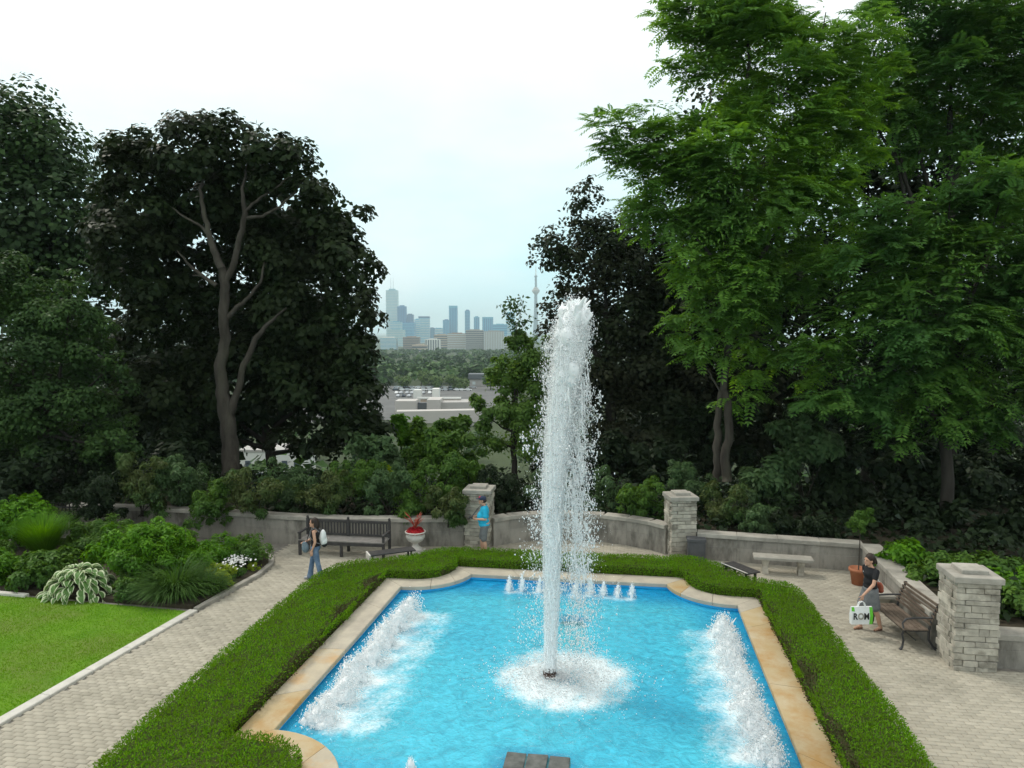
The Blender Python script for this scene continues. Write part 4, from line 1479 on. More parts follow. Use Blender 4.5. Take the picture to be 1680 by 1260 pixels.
# ------------------------------------------------------------------ far woods
def wood(name, label, trees, per, leaf, mat, fixed=False):
    Q = []
    for x, y, z, h, r in trees:
        nb = max(1, per // 14)
        c_ = np.array([x, y, z + h * .58])
        d = norm(rng.normal(0, 1, (nb, 3)))
        cc = c_ + d * np.array([r * .7, r * .7, h * .28])
        P_ = cc[rng.integers(0, nb, per)] + norm(rng.normal(0, 1, (per, 3))) * np.array([r, r, h * .3]) * .42 * rng.uniform(.5, 1, (per, 1))
        Nn = norm(norm(P_ - c_) * .6 + np.array([0, 0, .8]) + rng.normal(0, .4, (per, 3)))
        lf_ = leaf if fixed else leaf * r / 4
        Q.append(leaves(P_, Nn, lf_, lf_ * .85, 0.1))
    return tag(link(name, quads_mesh(name, np.concatenate(Q)), mat), label, "trees", kind='stuff')


tr_ = []
for i in range(1500):
    Yd = 480 + 1250 * random.random() ** 1.3
    p = at(random.uniform(60, 1000), 600, Y=Yd)
    tr_.append((p.x, p.y, float(terr_h(0, p.y)), random.uniform(8, 14), random.uniform(4, 7)))
wood("far_wood", "hazy band of distant trees between the car park and the skyline", tr_, 38, 2.9, M['far_green'])
tr_ = []
for i in range(230):
    Yd = random.uniform(50, 420)
    px_ = random.uniform(-100, 1500)
    if 480 < px_ < 830 and Yd > 230:
        continue
    if 385 < px_ < 505 and 90 < Yd < 175:
        continue
    p = at(px_, 700, Y=Yd)
    g = float(terr_h(0, p.y))
    lim = CH - 158 / CF * Yd
    hh = min(random.uniform(7, 11), lim - g)
    if hh < 3:
        continue
    tr_.append((p.x, p.y, g, hh, random.uniform(2.5, 4.5)))
wood("slope_wood", "mass of trees on the slope and valley floor below the garden", tr_, 150, 1.15, M['far_green'], True)
tr_ = []
for i in range(150):
    Yd = random.uniform(36, 95)
    px_ = random.choice((random.uniform(980, 1900), random.uniform(-300, 330)))
    p = at(px_, 700, Y=Yd)
    g = float(terr_h(0, p.y))
    tr_.append((p.x, p.y, g, random.uniform(10, 15), random.uniform(3, 4.5)))
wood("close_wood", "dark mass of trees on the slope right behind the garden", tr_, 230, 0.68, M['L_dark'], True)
for i, (px_, ptop, r_, Yd, lab) in enumerate([
    (691, 607, 11, 455, "rounded bright tree just left of centre behind the parked cars"),
    (716, 612, 10, 450, "small bright tree in the centre behind the parked cars"),
    (738, 614, 12, 452, "bright tree right of centre behind the parked cars"),
    (759, 618, 11, 448, "low bright tree beside the dark roofed house"),
    (661, 616, 12, 452, "bright tree behind the parked cars at the edge of the big maple"),
    (805, 606, 14, 440, "darker tree beside the small leafy tree, beyond the car park"),
    (672, 594, 14, 640, "taller hazy tree standing in the far wood, left"),
    (732, 590, 16, 700, "taller hazy tree standing in the far wood, centre"),
]):
    p = at(px_, ptop, Y=Yd)
    g = float(terr_h(0, p.y))
    rm = r_ / CF * Yd
    hh = p.z - g
    t = thing("roadside_tree", lab, "tree", (p.x, p.y, g))
    P_, Nn = crown_points([(np.array([random.gauss(0, .4) * rm, random.gauss(0, .4) * rm, hh * random.uniform(.35, .75)]), (rm * .6, rm * .6, hh * .25)) for _ in range(7)], 1300, sub=.45)
    link("crown", quads_mesh("crown", leaves(P_, Nn, 1.1, .9)), M['far_bright'] if i < 5 else M['far_green'], t)
    MB().tube([(0, 0, 0), (0, 0, hh * .5)], [.35, .2], 6).build("trunk", M['darkbark'], t)

# ------------------------------------------------------------------ big trees, left side
YA = 29
A_bl = [B(330, 240, 70, YA), B(420, 250, 65, YA), B(265, 250, 50, YA, dy=1), B(490, 290, 60, YA), B(535, 350, 60, YA), B(570, 430, 60, YA), B(579, 505, 50, YA), B(580, 580, 48, YA), B(582, 650, 45, YA),
        B(410, 330, 80, YA, dy=2.4), B(330, 340, 80, YA, dy=2.2), B(480, 400, 90, YA, dy=2.2), B(500, 500, 90, YA, dy=2.2), B(230, 300, 60, YA), B(215, 380, 65, YA), B(220, 460, 60, YA, dy=1),
        B(260, 420, 60, YA, dy=3), B(250, 540, 60, YA, dy=1.6), B(300, 640, 80, YA, dy=3), B(240, 640, 70, YA, dy=2), B(420, 450, 70, YA, dy=3.2), B(450, 560, 80, YA, dy=2.8), B(520, 600, 80, YA, dy=1.8),
        B(460, 640, 60, YA, dy=3), B(300, 480, 70, YA, dy=3.4), B(340, 430, 60, YA, dy=3.6), B(250, 350, 70, YA, dy=2.5), B(205, 260, 45, YA, dy=1.5), B(400, 520, 60, YA, dy=4), B(570, 690, 42, YA), B(500, 700, 36, YA, dy=1.5), B(330, 560, 70, YA, dy=4), B(450, 720, 26, YA, dy=2), B(592, 640, 44, YA, dy=.5), B(606, 700, 38, YA, dy=.8), B(545, 735, 34, YA, dy=1.5), B(490, 742, 24, YA, dy=2.5), B(200, 250, 36, YA), B(190, 330, 40, YA, dy=1), B(592, 560, 30, YA)]
bA = at(378, 800, Y=YA - 1.2)
bA.z = 0.45
ya = YA - 0.7
A_tr = [([bA, Pp(379, 740, ya), Pp(374, 690, ya), Pp(364, 645, ya), Pp(362, 600, ya), Pp(370, 555, ya), Pp(366, 510, ya), Pp(370, 470, ya), Pp(364, 440, ya)], [.36, .33, .30, .25, .22, .20, .19, .18, .16]),
        ([Pp(374, 690, ya), Pp(386, 650, ya), Pp(400, 600, ya), Pp(420, 555, ya), Pp(440, 530, ya), Pp(470, 505, ya)], [.2, .14, .12, .11, .07, .03]),
        ([Pp(366, 530, ya), Pp(385, 508, ya), Pp(408, 488, ya), Pp(428, 462, ya), Pp(434, 430, ya)], [.12, .09, .07, .05, .03]),
        ([Pp(364, 440, ya), Pp(350, 410, ya), Pp(343, 385, ya), Pp(335, 350, ya), Pp(328, 310, ya), Pp(340, 280, ya + 1)], [.15, .13, .11, .09, .06, .03]),
        ([Pp(366, 470, ya), Pp(385, 430, ya), Pp(395, 385, ya), Pp(402, 350, ya), Pp(398, 310, ya), Pp(405, 270, ya + 1)], [.14, .12, .11, .10, .06, .02]),
        ([Pp(402, 358, ya), Pp(430, 355, ya), Pp(458, 340, ya), Pp(480, 320, ya), Pp(500, 290, ya)], [.08, .06, .05, .04, .02]),
        ([Pp(404, 345, ya), Pp(425, 325, ya), Pp(445, 315, ya), Pp(475, 290, ya)], [.06, .05, .04, .02]),
        ([Pp(355, 468, ya), Pp(335, 455, ya), Pp(310, 435, ya), Pp(290, 410, ya)], [.09, .07, .05, .02]),
        ([Pp(340, 458, ya), Pp(328, 452, ya), Pp(316, 452, ya)], [.05, .04, .02]),
        ([Pp(343, 385, ya), Pp(325, 368, ya), Pp(300, 355, ya), Pp(282, 340, ya)], [.07, .05, .04, .02])]
tree("maple_tree", "big dark maple with pale forked trunk and rounded crown left of the gap", "tree", bA, A_bl, 80000, M['L_maple'], 0.265, 0.205, M['bark'], A_tr, sub=0.40)

for o in bpy.data.objects:
    pass
Y_ = 30.5
tree("maple_tree", "dark slender maple behind the foot of the pale forked trunk, right of it", "tree", at(452, 790, Y=Y_ + 2).xy.to_3d() + Vector((0, 0, -0.5)),
     [B(470, 640, 70, Y_ + 3), B(430, 600, 70, Y_ + 3), B(540, 640, 60, Y_ + 2), B(400, 690, 60, Y_ + 3), B(600, 700, 40, Y_), B(520, 720, 34, Y_), B(330, 700, 70, Y_ + 4), B(250, 700, 60, Y_ + 4), B(300, 600, 70, Y_ + 5), B(230, 600, 60, Y_ + 4), B(360, 520, 60, Y_ + 5), B(500, 560, 70, Y_ + 4), B(560, 700, 50, Y_ + 2)], 15000, M['L_dark'], 0.34, 0.28, M['darkbark'], r0=0.28)
YB = 40
tree("maple_tree", "tall green maple at the left edge behind the other trees", "tree", Vector((at(20, 700, Y=YB).x, at(20, 700, Y=YB).y, -4)),
     [B(20, 240, 95, YB), B(-60, 260, 110, YB), B(75, 260, 80, YB), B(120, 290, 60, YB), B(60, 360, 110, YB), B(150, 360, 70, YB), B(0, 430, 110, YB), B(110, 450, 90, YB), B(-90, 400, 120, YB), B(40, 180, 55, YB), B(180, 300, 45, YB), B(185, 430, 50, YB), B(60, 205, 30, YB), B(5, 185, 40, YB), B(205, 270, 30, YB), B(200, 350, 50, YB), B(190, 460, 50, YB), B(215, 410, 40, YB)],
     32000, M['L_maple2'], 0.33, 0.27, r0=0.4)
YC = 25.5
tree("elm_tree", "feathery mid green tree low in front at the left edge", "tree", Vector((at(60, 790, Y=YC).x, at(60, 790, Y=YC).y, 0.5)),
     [B(40, 500, 70, YC), B(-30, 480, 80, YC), B(100, 510, 60, YC), B(140, 560, 55, YC), B(60, 590, 90, YC), B(-40, 620, 90, YC), B(150, 640, 60, YC), B(90, 690, 80, YC), B(190, 700, 45, YC), B(0, 720, 80, YC), B(150, 740, 50, YC), B(50, 470, 40, YC), B(120, 470, 28, YC), B(215, 740, 34, YC), B(180, 600, 32, YC)],
     44000, M['L_dull'], 0.165, 0.095, r0=0.22, sub=0.34)

# ------------------------------------------------------------------ right side
YD = 31
tree("copper_beech", "dark copper leaved tree behind the top of the water column", "tree", Vector((at(1010, 760, Y=YD).x, at(1010, 760, Y=YD).y, -0.8)),
     [B(925, 410, 50, YD), B(900, 420, 34, YD), B(885, 400, 18, YD), B(960, 330, 34, YD), B(965, 300, 14, YD), B(945, 365, 38, YD), B(990, 420, 75, YD, dy=1), B(1010, 510, 85, YD, dy=1), B(925, 480, 42, YD), B(905, 520, 32, YD), B(940, 560, 50, YD), B(1050, 600, 90, YD, dy=1), B(990, 640, 70, YD), B(1060, 700, 80, YD), B(1050, 400, 70, YD, dy=2), B(990, 720, 55, YD), B(1100, 480, 80, YD, dy=2), B(1120, 640, 80, YD, dy=1)],
     46000, M['L_copper'], 0.20, 0.15, r0=0.32)
YE = 27
tree("young_elm", "small leafy green tree in the centre gap with a thin sprig on top", "tree", Vector((at(850, 800, Y=YE).x, at(850, 800, Y=YE).y, 0.3)),
     [B(850, 600, 46, YE), B(868, 570, 34, YE), B(815, 625, 28, YE), B(880, 650, 52, YE), B(835, 670, 44, YE), B(800, 680, 26, YE), B(860, 720, 56, YE), B(795, 725, 36, YE), B(900, 600, 35, YE), B(848, 560, 16, YE), B(785, 655, 16, YE), B(820, 592, 14, YE)],
     28000, M['L_elm'], 0.155, 0.085, r0=0.13, sub=0.36)
sprig = MB()
sl_ = []
tE = COL.objects["young_elm"]
for path in ([(850, 580), (846, 545), (840, 520), (836, 500), (832, 488)], [(846, 545), (852, 520), (858, 500), (852, 484)], [(843, 530), (830, 515), (822, 498)], [(846, 545), (862, 530), (870, 518)], [(840, 520), (848, 505), (843, 490)]):
    pts = [Pp(a, b, YE) - tE.location for a, b in path]
    sprig.tube(pts, [.018] + [.010] * (len(pts) - 2) + [.004], 5)
    for q in range(46):
        k_ = random.randrange(len(pts) - 1)
        sl_.append(np.array(pts[k_].lerp(pts[k_ + 1], random.random())) + rng.normal(0, .10, 3))
sprig.build("sprig", M['darkbark'], tE)
sl_ = np.array(sl_)
link("sprig_leaves", quads_mesh("sprig_leaves", leaves(sl_, norm(rng.normal(0, 1, (len(sl_), 3))), .19, .09)), M['L_dull'], tE)
YF = 24.5
F_bl = [B(1170, 30, 70, YF), B(1230, 20, 75, YF), B(1150, 90, 60, YF), B(1250, 100, 85, YF), B(1310, 50, 55, YF), B(1010, 205, 34, YF), B(985, 195, 18, YF), B(1000, 245, 26, YF), B(1060, 215, 50, YF), B(1120, 220, 60, YF), B(1060, 290, 55, YF), B(1130, 310, 80, YF), B(1200, 250, 90, YF),
        B(1290, 200, 85, YF), B(1340, 130, 60, YF), B(1360, 200, 60, YF), B(1090, 370, 48, YF), B(1060, 350, 30, YF), B(1160, 400, 70, YF), B(1250, 350, 90, YF), B(1330, 300, 75, YF), B(1200, 470, 70, YF), B(1130, 460, 45, YF), B(1130, 510, 36, YF), B(1280, 450, 80, YF), B(1150, 560, 36, YF), B(1115, 540, 22, YF), B(1250, 540, 55, YF), B(1290, 600, 50, YF), B(1230, 640, 36, YF), B(1200, 590, 26, YF), B(1340, 400, 60, YF), B(1195, 655, 16, YF), B(1420, 50, 45, YF), B(1440, 120, 40, YF), B(1390, 90, 45, YF), B(1400, 170, 50, YF), B(1385, 260, 50, YF), B(1040, 255, 44, YF), B(1090, 250, 46, YF), B(1100, 60, 26, YF), B(1130, 40, 40, YF)]
yf = YF
bF = at(1187, 790, Y=yf)
bF.z = 0.5
F_tr = [([at(1176, 790, Y=yf), Pp(1176, 745, yf), Pp(1177, 700, yf), Pp(1182, 660, yf), Pp(1190, 610, yf), Pp(1196, 560, yf), Pp(1196, 500, yf), Pp(1190, 420, yf), Pp(1195, 330, yf), Pp(1215, 220, yf), Pp(1230, 100, yf), Pp(1225, 10, yf)], [.15, .14, .12, .12, .12, .12, .12, .11, .1, .08, .05, .02]),
        ([at(1193, 790, Y=yf - .3), Pp(1190, 745, yf - .3), Pp(1197, 700, yf - .3), Pp(1194, 660, yf - .3), Pp(1188, 640, yf - .1)], [.17, .15, .14, .13, .1]),
        ([Pp(1183, 645, yf), Pp(1168, 620, yf), Pp(1158, 600, yf)], [.04, .03, .015]),
        ([Pp(1196, 560, yf), Pp(1225, 545, yf), Pp(1260, 560, yf)], [.05, .04, .02]),
        ([Pp(1192, 450, yf), Pp(1150, 400, yf), Pp(1100, 350, yf), Pp(1060, 300, yf)], [.08, .06, .04, .02]),
        ([Pp(1196, 480, yf), Pp(1250, 420, yf), Pp(1300, 340, yf), Pp(1330, 280, yf)], [.08, .07, .05, .02]),
        ([Pp(1200, 300, yf), Pp(1130, 240, yf), Pp(1060, 215, yf), Pp(1000, 205, yf)], [.07, .05, .035, .015]),
        ([Pp(1215, 220, yf), Pp(1290, 150, yf), Pp(1340, 90, yf), Pp(1355, 20, yf)], [.07, .05, .03, .015])]
tree("tree_of_heaven", "tall bright green tree with feathered leaves and double trunk right of the water column", "tree", bF, F_bl, 9000, M['L_ail'], 0.15, 0.07, M['bark'], F_tr, frond=10500, sub=0.36, fl=0.55, pairs=6)
YG = 27
tree("tree_of_heaven", "feathered leaved tree filling the top right corner", "tree", Vector((at(1560, 780, Y=YG).x, at(1560, 780, Y=YG).y, 0.0)),
     [B(1470, 60, 75, YG), B(1430, 70, 40, YG), B(1560, 30, 90, YG), B(1650, 80, 90, YG), B(1540, 130, 80, YG), B(1620, 180, 80, YG), B(1700, 200, 80, YG), B(1450, 140, 50, YG), B(1690, 320, 70, YG), B(1390, 120, 30, YG), B(1440, 230, 55, YG), B(1540, 240, 60, YG), B(1500, 180, 55, YG), B(1640, 260, 60, YG), B(1750, 60, 90, YG), B(1400, 50, 14, YG)],
     9000, M['L_ail2'], 0.16, 0.08, frond=6200, sub=0.36, fl=0.6, pairs=6, r0=0.25)
YH = 21.5
tree("tree_of_heaven", "low spreading feathered tree in front at the right edge", "tree", Vector((at(1560, 800, Y=YH).x, at(1560, 800, Y=YH).y, 0.55)),
     [B(1450, 350, 55, YH), B(1560, 310, 55, YH), B(1640, 330, 70, YH), B(1410, 420, 60, YH), B(1500, 430, 80, YH), B(1600, 430, 85, YH), B(1390, 510, 50, YH), B(1480, 540, 80, YH), B(1590, 560, 90, YH), B(1680, 500, 80, YH), B(1350, 580, 45, YH), B(1430, 620, 65, YH), B(1540, 650, 70, YH), B(1640, 650, 70, YH), B(1350, 655, 40, YH), B(1470, 700, 40, YH), B(1720, 600, 80, YH), B(1720, 400, 80, YH)],
     8000, M['L_ail2'], 0.15, 0.07, frond=7000, sub=0.36, fl=0.54, pairs=6, r0=0.2)
YI = 33
tree("maple_tree", "dark maple seen through the gap between the two feathered trees, upper right", "tree", Vector((at(1420, 760, Y=YI).x, at(1420, 760, Y=YI).y, -1.5)),
     [B(1400, 240, 90, YI), B(1480, 260, 100, YI), B(1400, 360, 110, YI), B(1560, 330, 110, YI), B(1330, 470, 110, YI), B(1460, 490, 120, YI), B(1600, 480, 120, YI), B(1380, 620, 110, YI), B(1540, 640, 120, YI), B(1680, 600, 120, YI), B(1680, 380, 110, YI), B(1420, 180, 50, YI), B(1450, 110, 60, YI), B(1560, 180, 80, YI), B(1660, 160, 80, YI), B(1620, 260, 60, YI)],
     20000, M['L_dark'], 0.40, 0.30, r0=0.35)
tree("maple_tree", "dark maple behind the double trunk right of the water column", "tree", Vector((at(1160, 760, Y=YI).x, at(1160, 760, Y=YI).y, -1.5)),
     [B(1150, 400, 90, YI), B(1240, 300, 100, YI), B(1150, 520, 110, YI), B(1240, 480, 110, YI), B(1200, 620, 110, YI), B(1100, 600, 90, YI), B(1290, 620, 100, YI), B(1130, 700, 80, YI), B(1240, 720, 80, YI), B(1200, 180, 70, YI)],
     19000, M['L_copper'], 0.31, 0.24, r0=0.35)

# ------------------------------------------------------------------ shrubs
def shrub(name, label, cat, px_, base, blobs, n, mat, L, W, group=None, arch=False, sub=0.34, stems=6):
    base = Vector(base)
    t = thing(name, label, cat, base, 0, group)
    bl = [(np.array(b[0]) - np.array(base), b[1]) for b in blobs]
    P_, Nn = crown_points(bl, n, sub=sub, flat=1.0, inner=0.12)
    link("foliage", quads_mesh("foliage", leaves(P_, Nn, L, W, droop=0.5 if arch else 0.1)), mat, t)
    mb = MB()
    for i in range(stems):
        b = random.choice(bl)
        e_ = Vector(b[0]) + Vector((random.gauss(0, .15), random.gauss(0, .15), 0))
        mb.tube([(random.gauss(0, .05), random.gauss(0, .05), 0), e_ * 0.5 + Vector((0, 0, .08)), e_], [.022, .015, .006], 5)
    mb.build("stem", M['darkbark'], t)
    return t


# arching shrubs on the bank, left to right
row = [
    (150, 810, 50, 22.6, 'L_dark', "dark low shrub over the wall nearest the left end"),
    (225, 790, 55, 23.0, 'L_brown', "olive brown shrub over the left part of the curved wall"),
    (290, 790, 50, 23.3, 'L_blue', "grey green arching shrub left of the pale forked trunk"),
    (350, 815, 42, 22.6, 'L_mid', "green shrub drooping over the wall in front of the pale forked trunk"),
    (420, 805, 48, 22.4, 'L_brown', "rounded brownish shrub over the wall right of the pale forked trunk"),
    (480, 790, 50, 23.6, 'L_blue', "grey green arching shrub left of the standing woman in black"),
    (535, 805, 44, 22.6, 'L_brown', "brown tinged shrub above the long dark bench, left half"),
    (585, 790, 48, 23.4, 'L_mid', "green shrub above the long dark bench, right half"),
    (640, 800, 46, 22.8, 'L_blue', "grey green shrub above the white urn"),
    (700, 795, 52, 22.8, 'L_mid', "wide green shrub between the white urn and the left stone pier"),
    (735, 825, 34, 21.7, 'L_brown', "drooping shrub spilling over the wall beside the left stone pier"),
    (775, 780, 40, 23.6, 'L_mid', "green shrub directly behind the left stone pier"),
    (840, 800, 46, 23.8, 'L_dark', "dark shrub over the curved recess left of the water column"),
    (900, 795, 46, 24.0, 'L_blue', "shrub behind the water column"),
    (1010, 800, 50, 23.6, 'L_blue', "grey green feathery shrub right of the water column"),
    (1065, 815, 48, 22.8, 'L_mid', "arching shrub spilling over the wall left of the right back pier"),
    (1130, 790, 45, 23.8, 'L_blue', "arching shrub behind the right back pier"),
    (1185, 825, 44, 22.2, 'L_brown', "brownish shrub right of the right back pier"),
    (1240, 850, 36, 21.4, 'L_blue', "low shrub above the left end of the stone bench"),
    (1290, 860, 34, 21.2, 'L_dark', "low dark shrub above the right end of the stone bench"),
    (1345, 865, 34, 21.0, 'L_dark', "low dark shrub left of the potted standard tree"),
]
for i, (px_, py_, r_, Yd, mt, lab) in enumerate(row):
    py_ += 7
    Yd -= 0.35
    b0_ = at(px_, py_, Y=Yd)
    base = Vector((b0_.x, b0_.y + 0.2, 0.58))
    bls = [B(px_, py_, r_ * 0.75, Yd)] + [B(px_ + random.uniform(-1, 1) * r_ * 0.8, py_ + random.uniform(-0.75, 0.8) * r_, r_ * random.uniform(0.35, 0.55), Yd + random.uniform(-.6, .4)) for _ in range(9)]
    bls = [(Vector((b[0].x, b[0].y, max(b[0].z, 0.5))), b[1]) for b in bls]
    shrub("arching_shrub", lab, "shrub", px_, base, bls, 8800, M[mt], 0.12, 0.042, "arching shrubs on the bank behind the wall", True, sub=0.30)
# a second, darker row hiding the drop behind
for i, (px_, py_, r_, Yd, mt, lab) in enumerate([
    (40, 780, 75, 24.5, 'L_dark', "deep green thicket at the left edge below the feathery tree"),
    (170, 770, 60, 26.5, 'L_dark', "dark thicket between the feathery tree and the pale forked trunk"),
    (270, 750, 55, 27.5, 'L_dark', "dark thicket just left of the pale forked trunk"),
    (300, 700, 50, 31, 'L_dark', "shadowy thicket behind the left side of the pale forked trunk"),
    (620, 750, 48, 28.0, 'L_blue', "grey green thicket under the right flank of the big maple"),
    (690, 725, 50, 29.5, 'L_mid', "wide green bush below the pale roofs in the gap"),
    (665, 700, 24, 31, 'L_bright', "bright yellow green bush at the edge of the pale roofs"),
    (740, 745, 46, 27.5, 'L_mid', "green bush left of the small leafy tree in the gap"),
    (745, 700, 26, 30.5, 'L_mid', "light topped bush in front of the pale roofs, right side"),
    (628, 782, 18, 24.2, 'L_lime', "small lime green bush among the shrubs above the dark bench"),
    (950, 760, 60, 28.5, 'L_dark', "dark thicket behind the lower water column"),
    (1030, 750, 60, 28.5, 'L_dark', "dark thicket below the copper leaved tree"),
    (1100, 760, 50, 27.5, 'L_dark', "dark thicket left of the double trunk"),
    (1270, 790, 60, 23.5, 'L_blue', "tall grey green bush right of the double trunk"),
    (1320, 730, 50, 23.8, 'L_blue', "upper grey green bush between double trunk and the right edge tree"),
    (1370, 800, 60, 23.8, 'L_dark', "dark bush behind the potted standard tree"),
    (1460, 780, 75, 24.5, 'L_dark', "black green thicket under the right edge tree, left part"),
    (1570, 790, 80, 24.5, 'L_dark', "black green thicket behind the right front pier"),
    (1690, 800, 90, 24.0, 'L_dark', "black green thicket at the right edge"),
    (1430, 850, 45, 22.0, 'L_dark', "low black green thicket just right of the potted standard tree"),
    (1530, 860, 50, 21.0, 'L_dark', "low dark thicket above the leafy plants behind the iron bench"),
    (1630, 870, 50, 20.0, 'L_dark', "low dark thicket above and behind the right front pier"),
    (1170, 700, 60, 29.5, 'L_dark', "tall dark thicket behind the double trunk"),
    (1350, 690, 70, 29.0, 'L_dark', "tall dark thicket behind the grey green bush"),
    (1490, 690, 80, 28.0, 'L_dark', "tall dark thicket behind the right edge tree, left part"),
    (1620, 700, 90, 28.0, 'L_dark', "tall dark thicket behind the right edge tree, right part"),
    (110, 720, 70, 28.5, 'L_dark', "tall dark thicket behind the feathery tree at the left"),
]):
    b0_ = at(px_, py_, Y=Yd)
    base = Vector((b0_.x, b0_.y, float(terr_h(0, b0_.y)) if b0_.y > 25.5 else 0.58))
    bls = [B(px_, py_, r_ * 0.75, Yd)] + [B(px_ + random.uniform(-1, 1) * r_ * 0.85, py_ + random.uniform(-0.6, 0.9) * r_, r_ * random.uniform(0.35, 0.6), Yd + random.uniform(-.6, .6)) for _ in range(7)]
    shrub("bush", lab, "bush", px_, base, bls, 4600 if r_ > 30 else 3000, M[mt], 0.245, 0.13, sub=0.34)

# low ground cover over the bank and the head of the slope
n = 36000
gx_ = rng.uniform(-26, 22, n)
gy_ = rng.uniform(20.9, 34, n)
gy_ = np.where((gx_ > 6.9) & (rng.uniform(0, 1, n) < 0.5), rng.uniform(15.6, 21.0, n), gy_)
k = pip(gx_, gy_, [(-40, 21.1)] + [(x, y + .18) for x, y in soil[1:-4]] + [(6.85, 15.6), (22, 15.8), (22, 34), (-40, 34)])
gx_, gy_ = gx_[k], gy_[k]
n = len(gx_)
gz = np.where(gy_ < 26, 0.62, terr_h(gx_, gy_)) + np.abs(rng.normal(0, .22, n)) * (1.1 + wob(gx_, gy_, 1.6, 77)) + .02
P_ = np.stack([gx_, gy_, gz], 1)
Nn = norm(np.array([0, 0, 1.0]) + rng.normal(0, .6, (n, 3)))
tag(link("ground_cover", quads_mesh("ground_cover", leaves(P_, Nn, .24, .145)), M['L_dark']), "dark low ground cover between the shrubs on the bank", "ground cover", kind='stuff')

# broad leaved ground plants behind the right wall
for i in range(9):
    gx_, gy_ = [(7.2, 19.0), (8.3, 18.6), (7.3, 17.8), (8.6, 17.3), (7.35, 16.7), (8.5, 16.1), (9.8, 17.9), (9.9, 16.2), (11.3, 17.0)][i]
    lab = ["broad leaved plant behind the wall corner above the standard tree", "bright broad leaved plant second along the right wall", "broad leaved plant level with the slab seat on the right wall", "leafy plant one row back from the right wall, level with the cast iron bench",
           "leafy plant just behind the wall at the cast iron bench", "leafy plant directly behind the right front pier", "leafy plant farther back under the thicket on the right", "leafy plant to the right of the right front pier", "leafy plant at the right edge behind the low wall"][i]
    bls = [(Vector((gx_ + random.uniform(-.5, .5), gy_ + random.uniform(-.5, .5), 0.68 + random.uniform(0, .35))), (.42, .42, .28)) for _ in range(6)]
    shrub("leafy_plant", lab, "plant", 0, (gx_, gy_, 0.58), bls, 3200, M['L_mid'] if i % 3 else M['L_bright'], 0.13, 0.07, "leafy plants behind the right wall", sub=0.4)

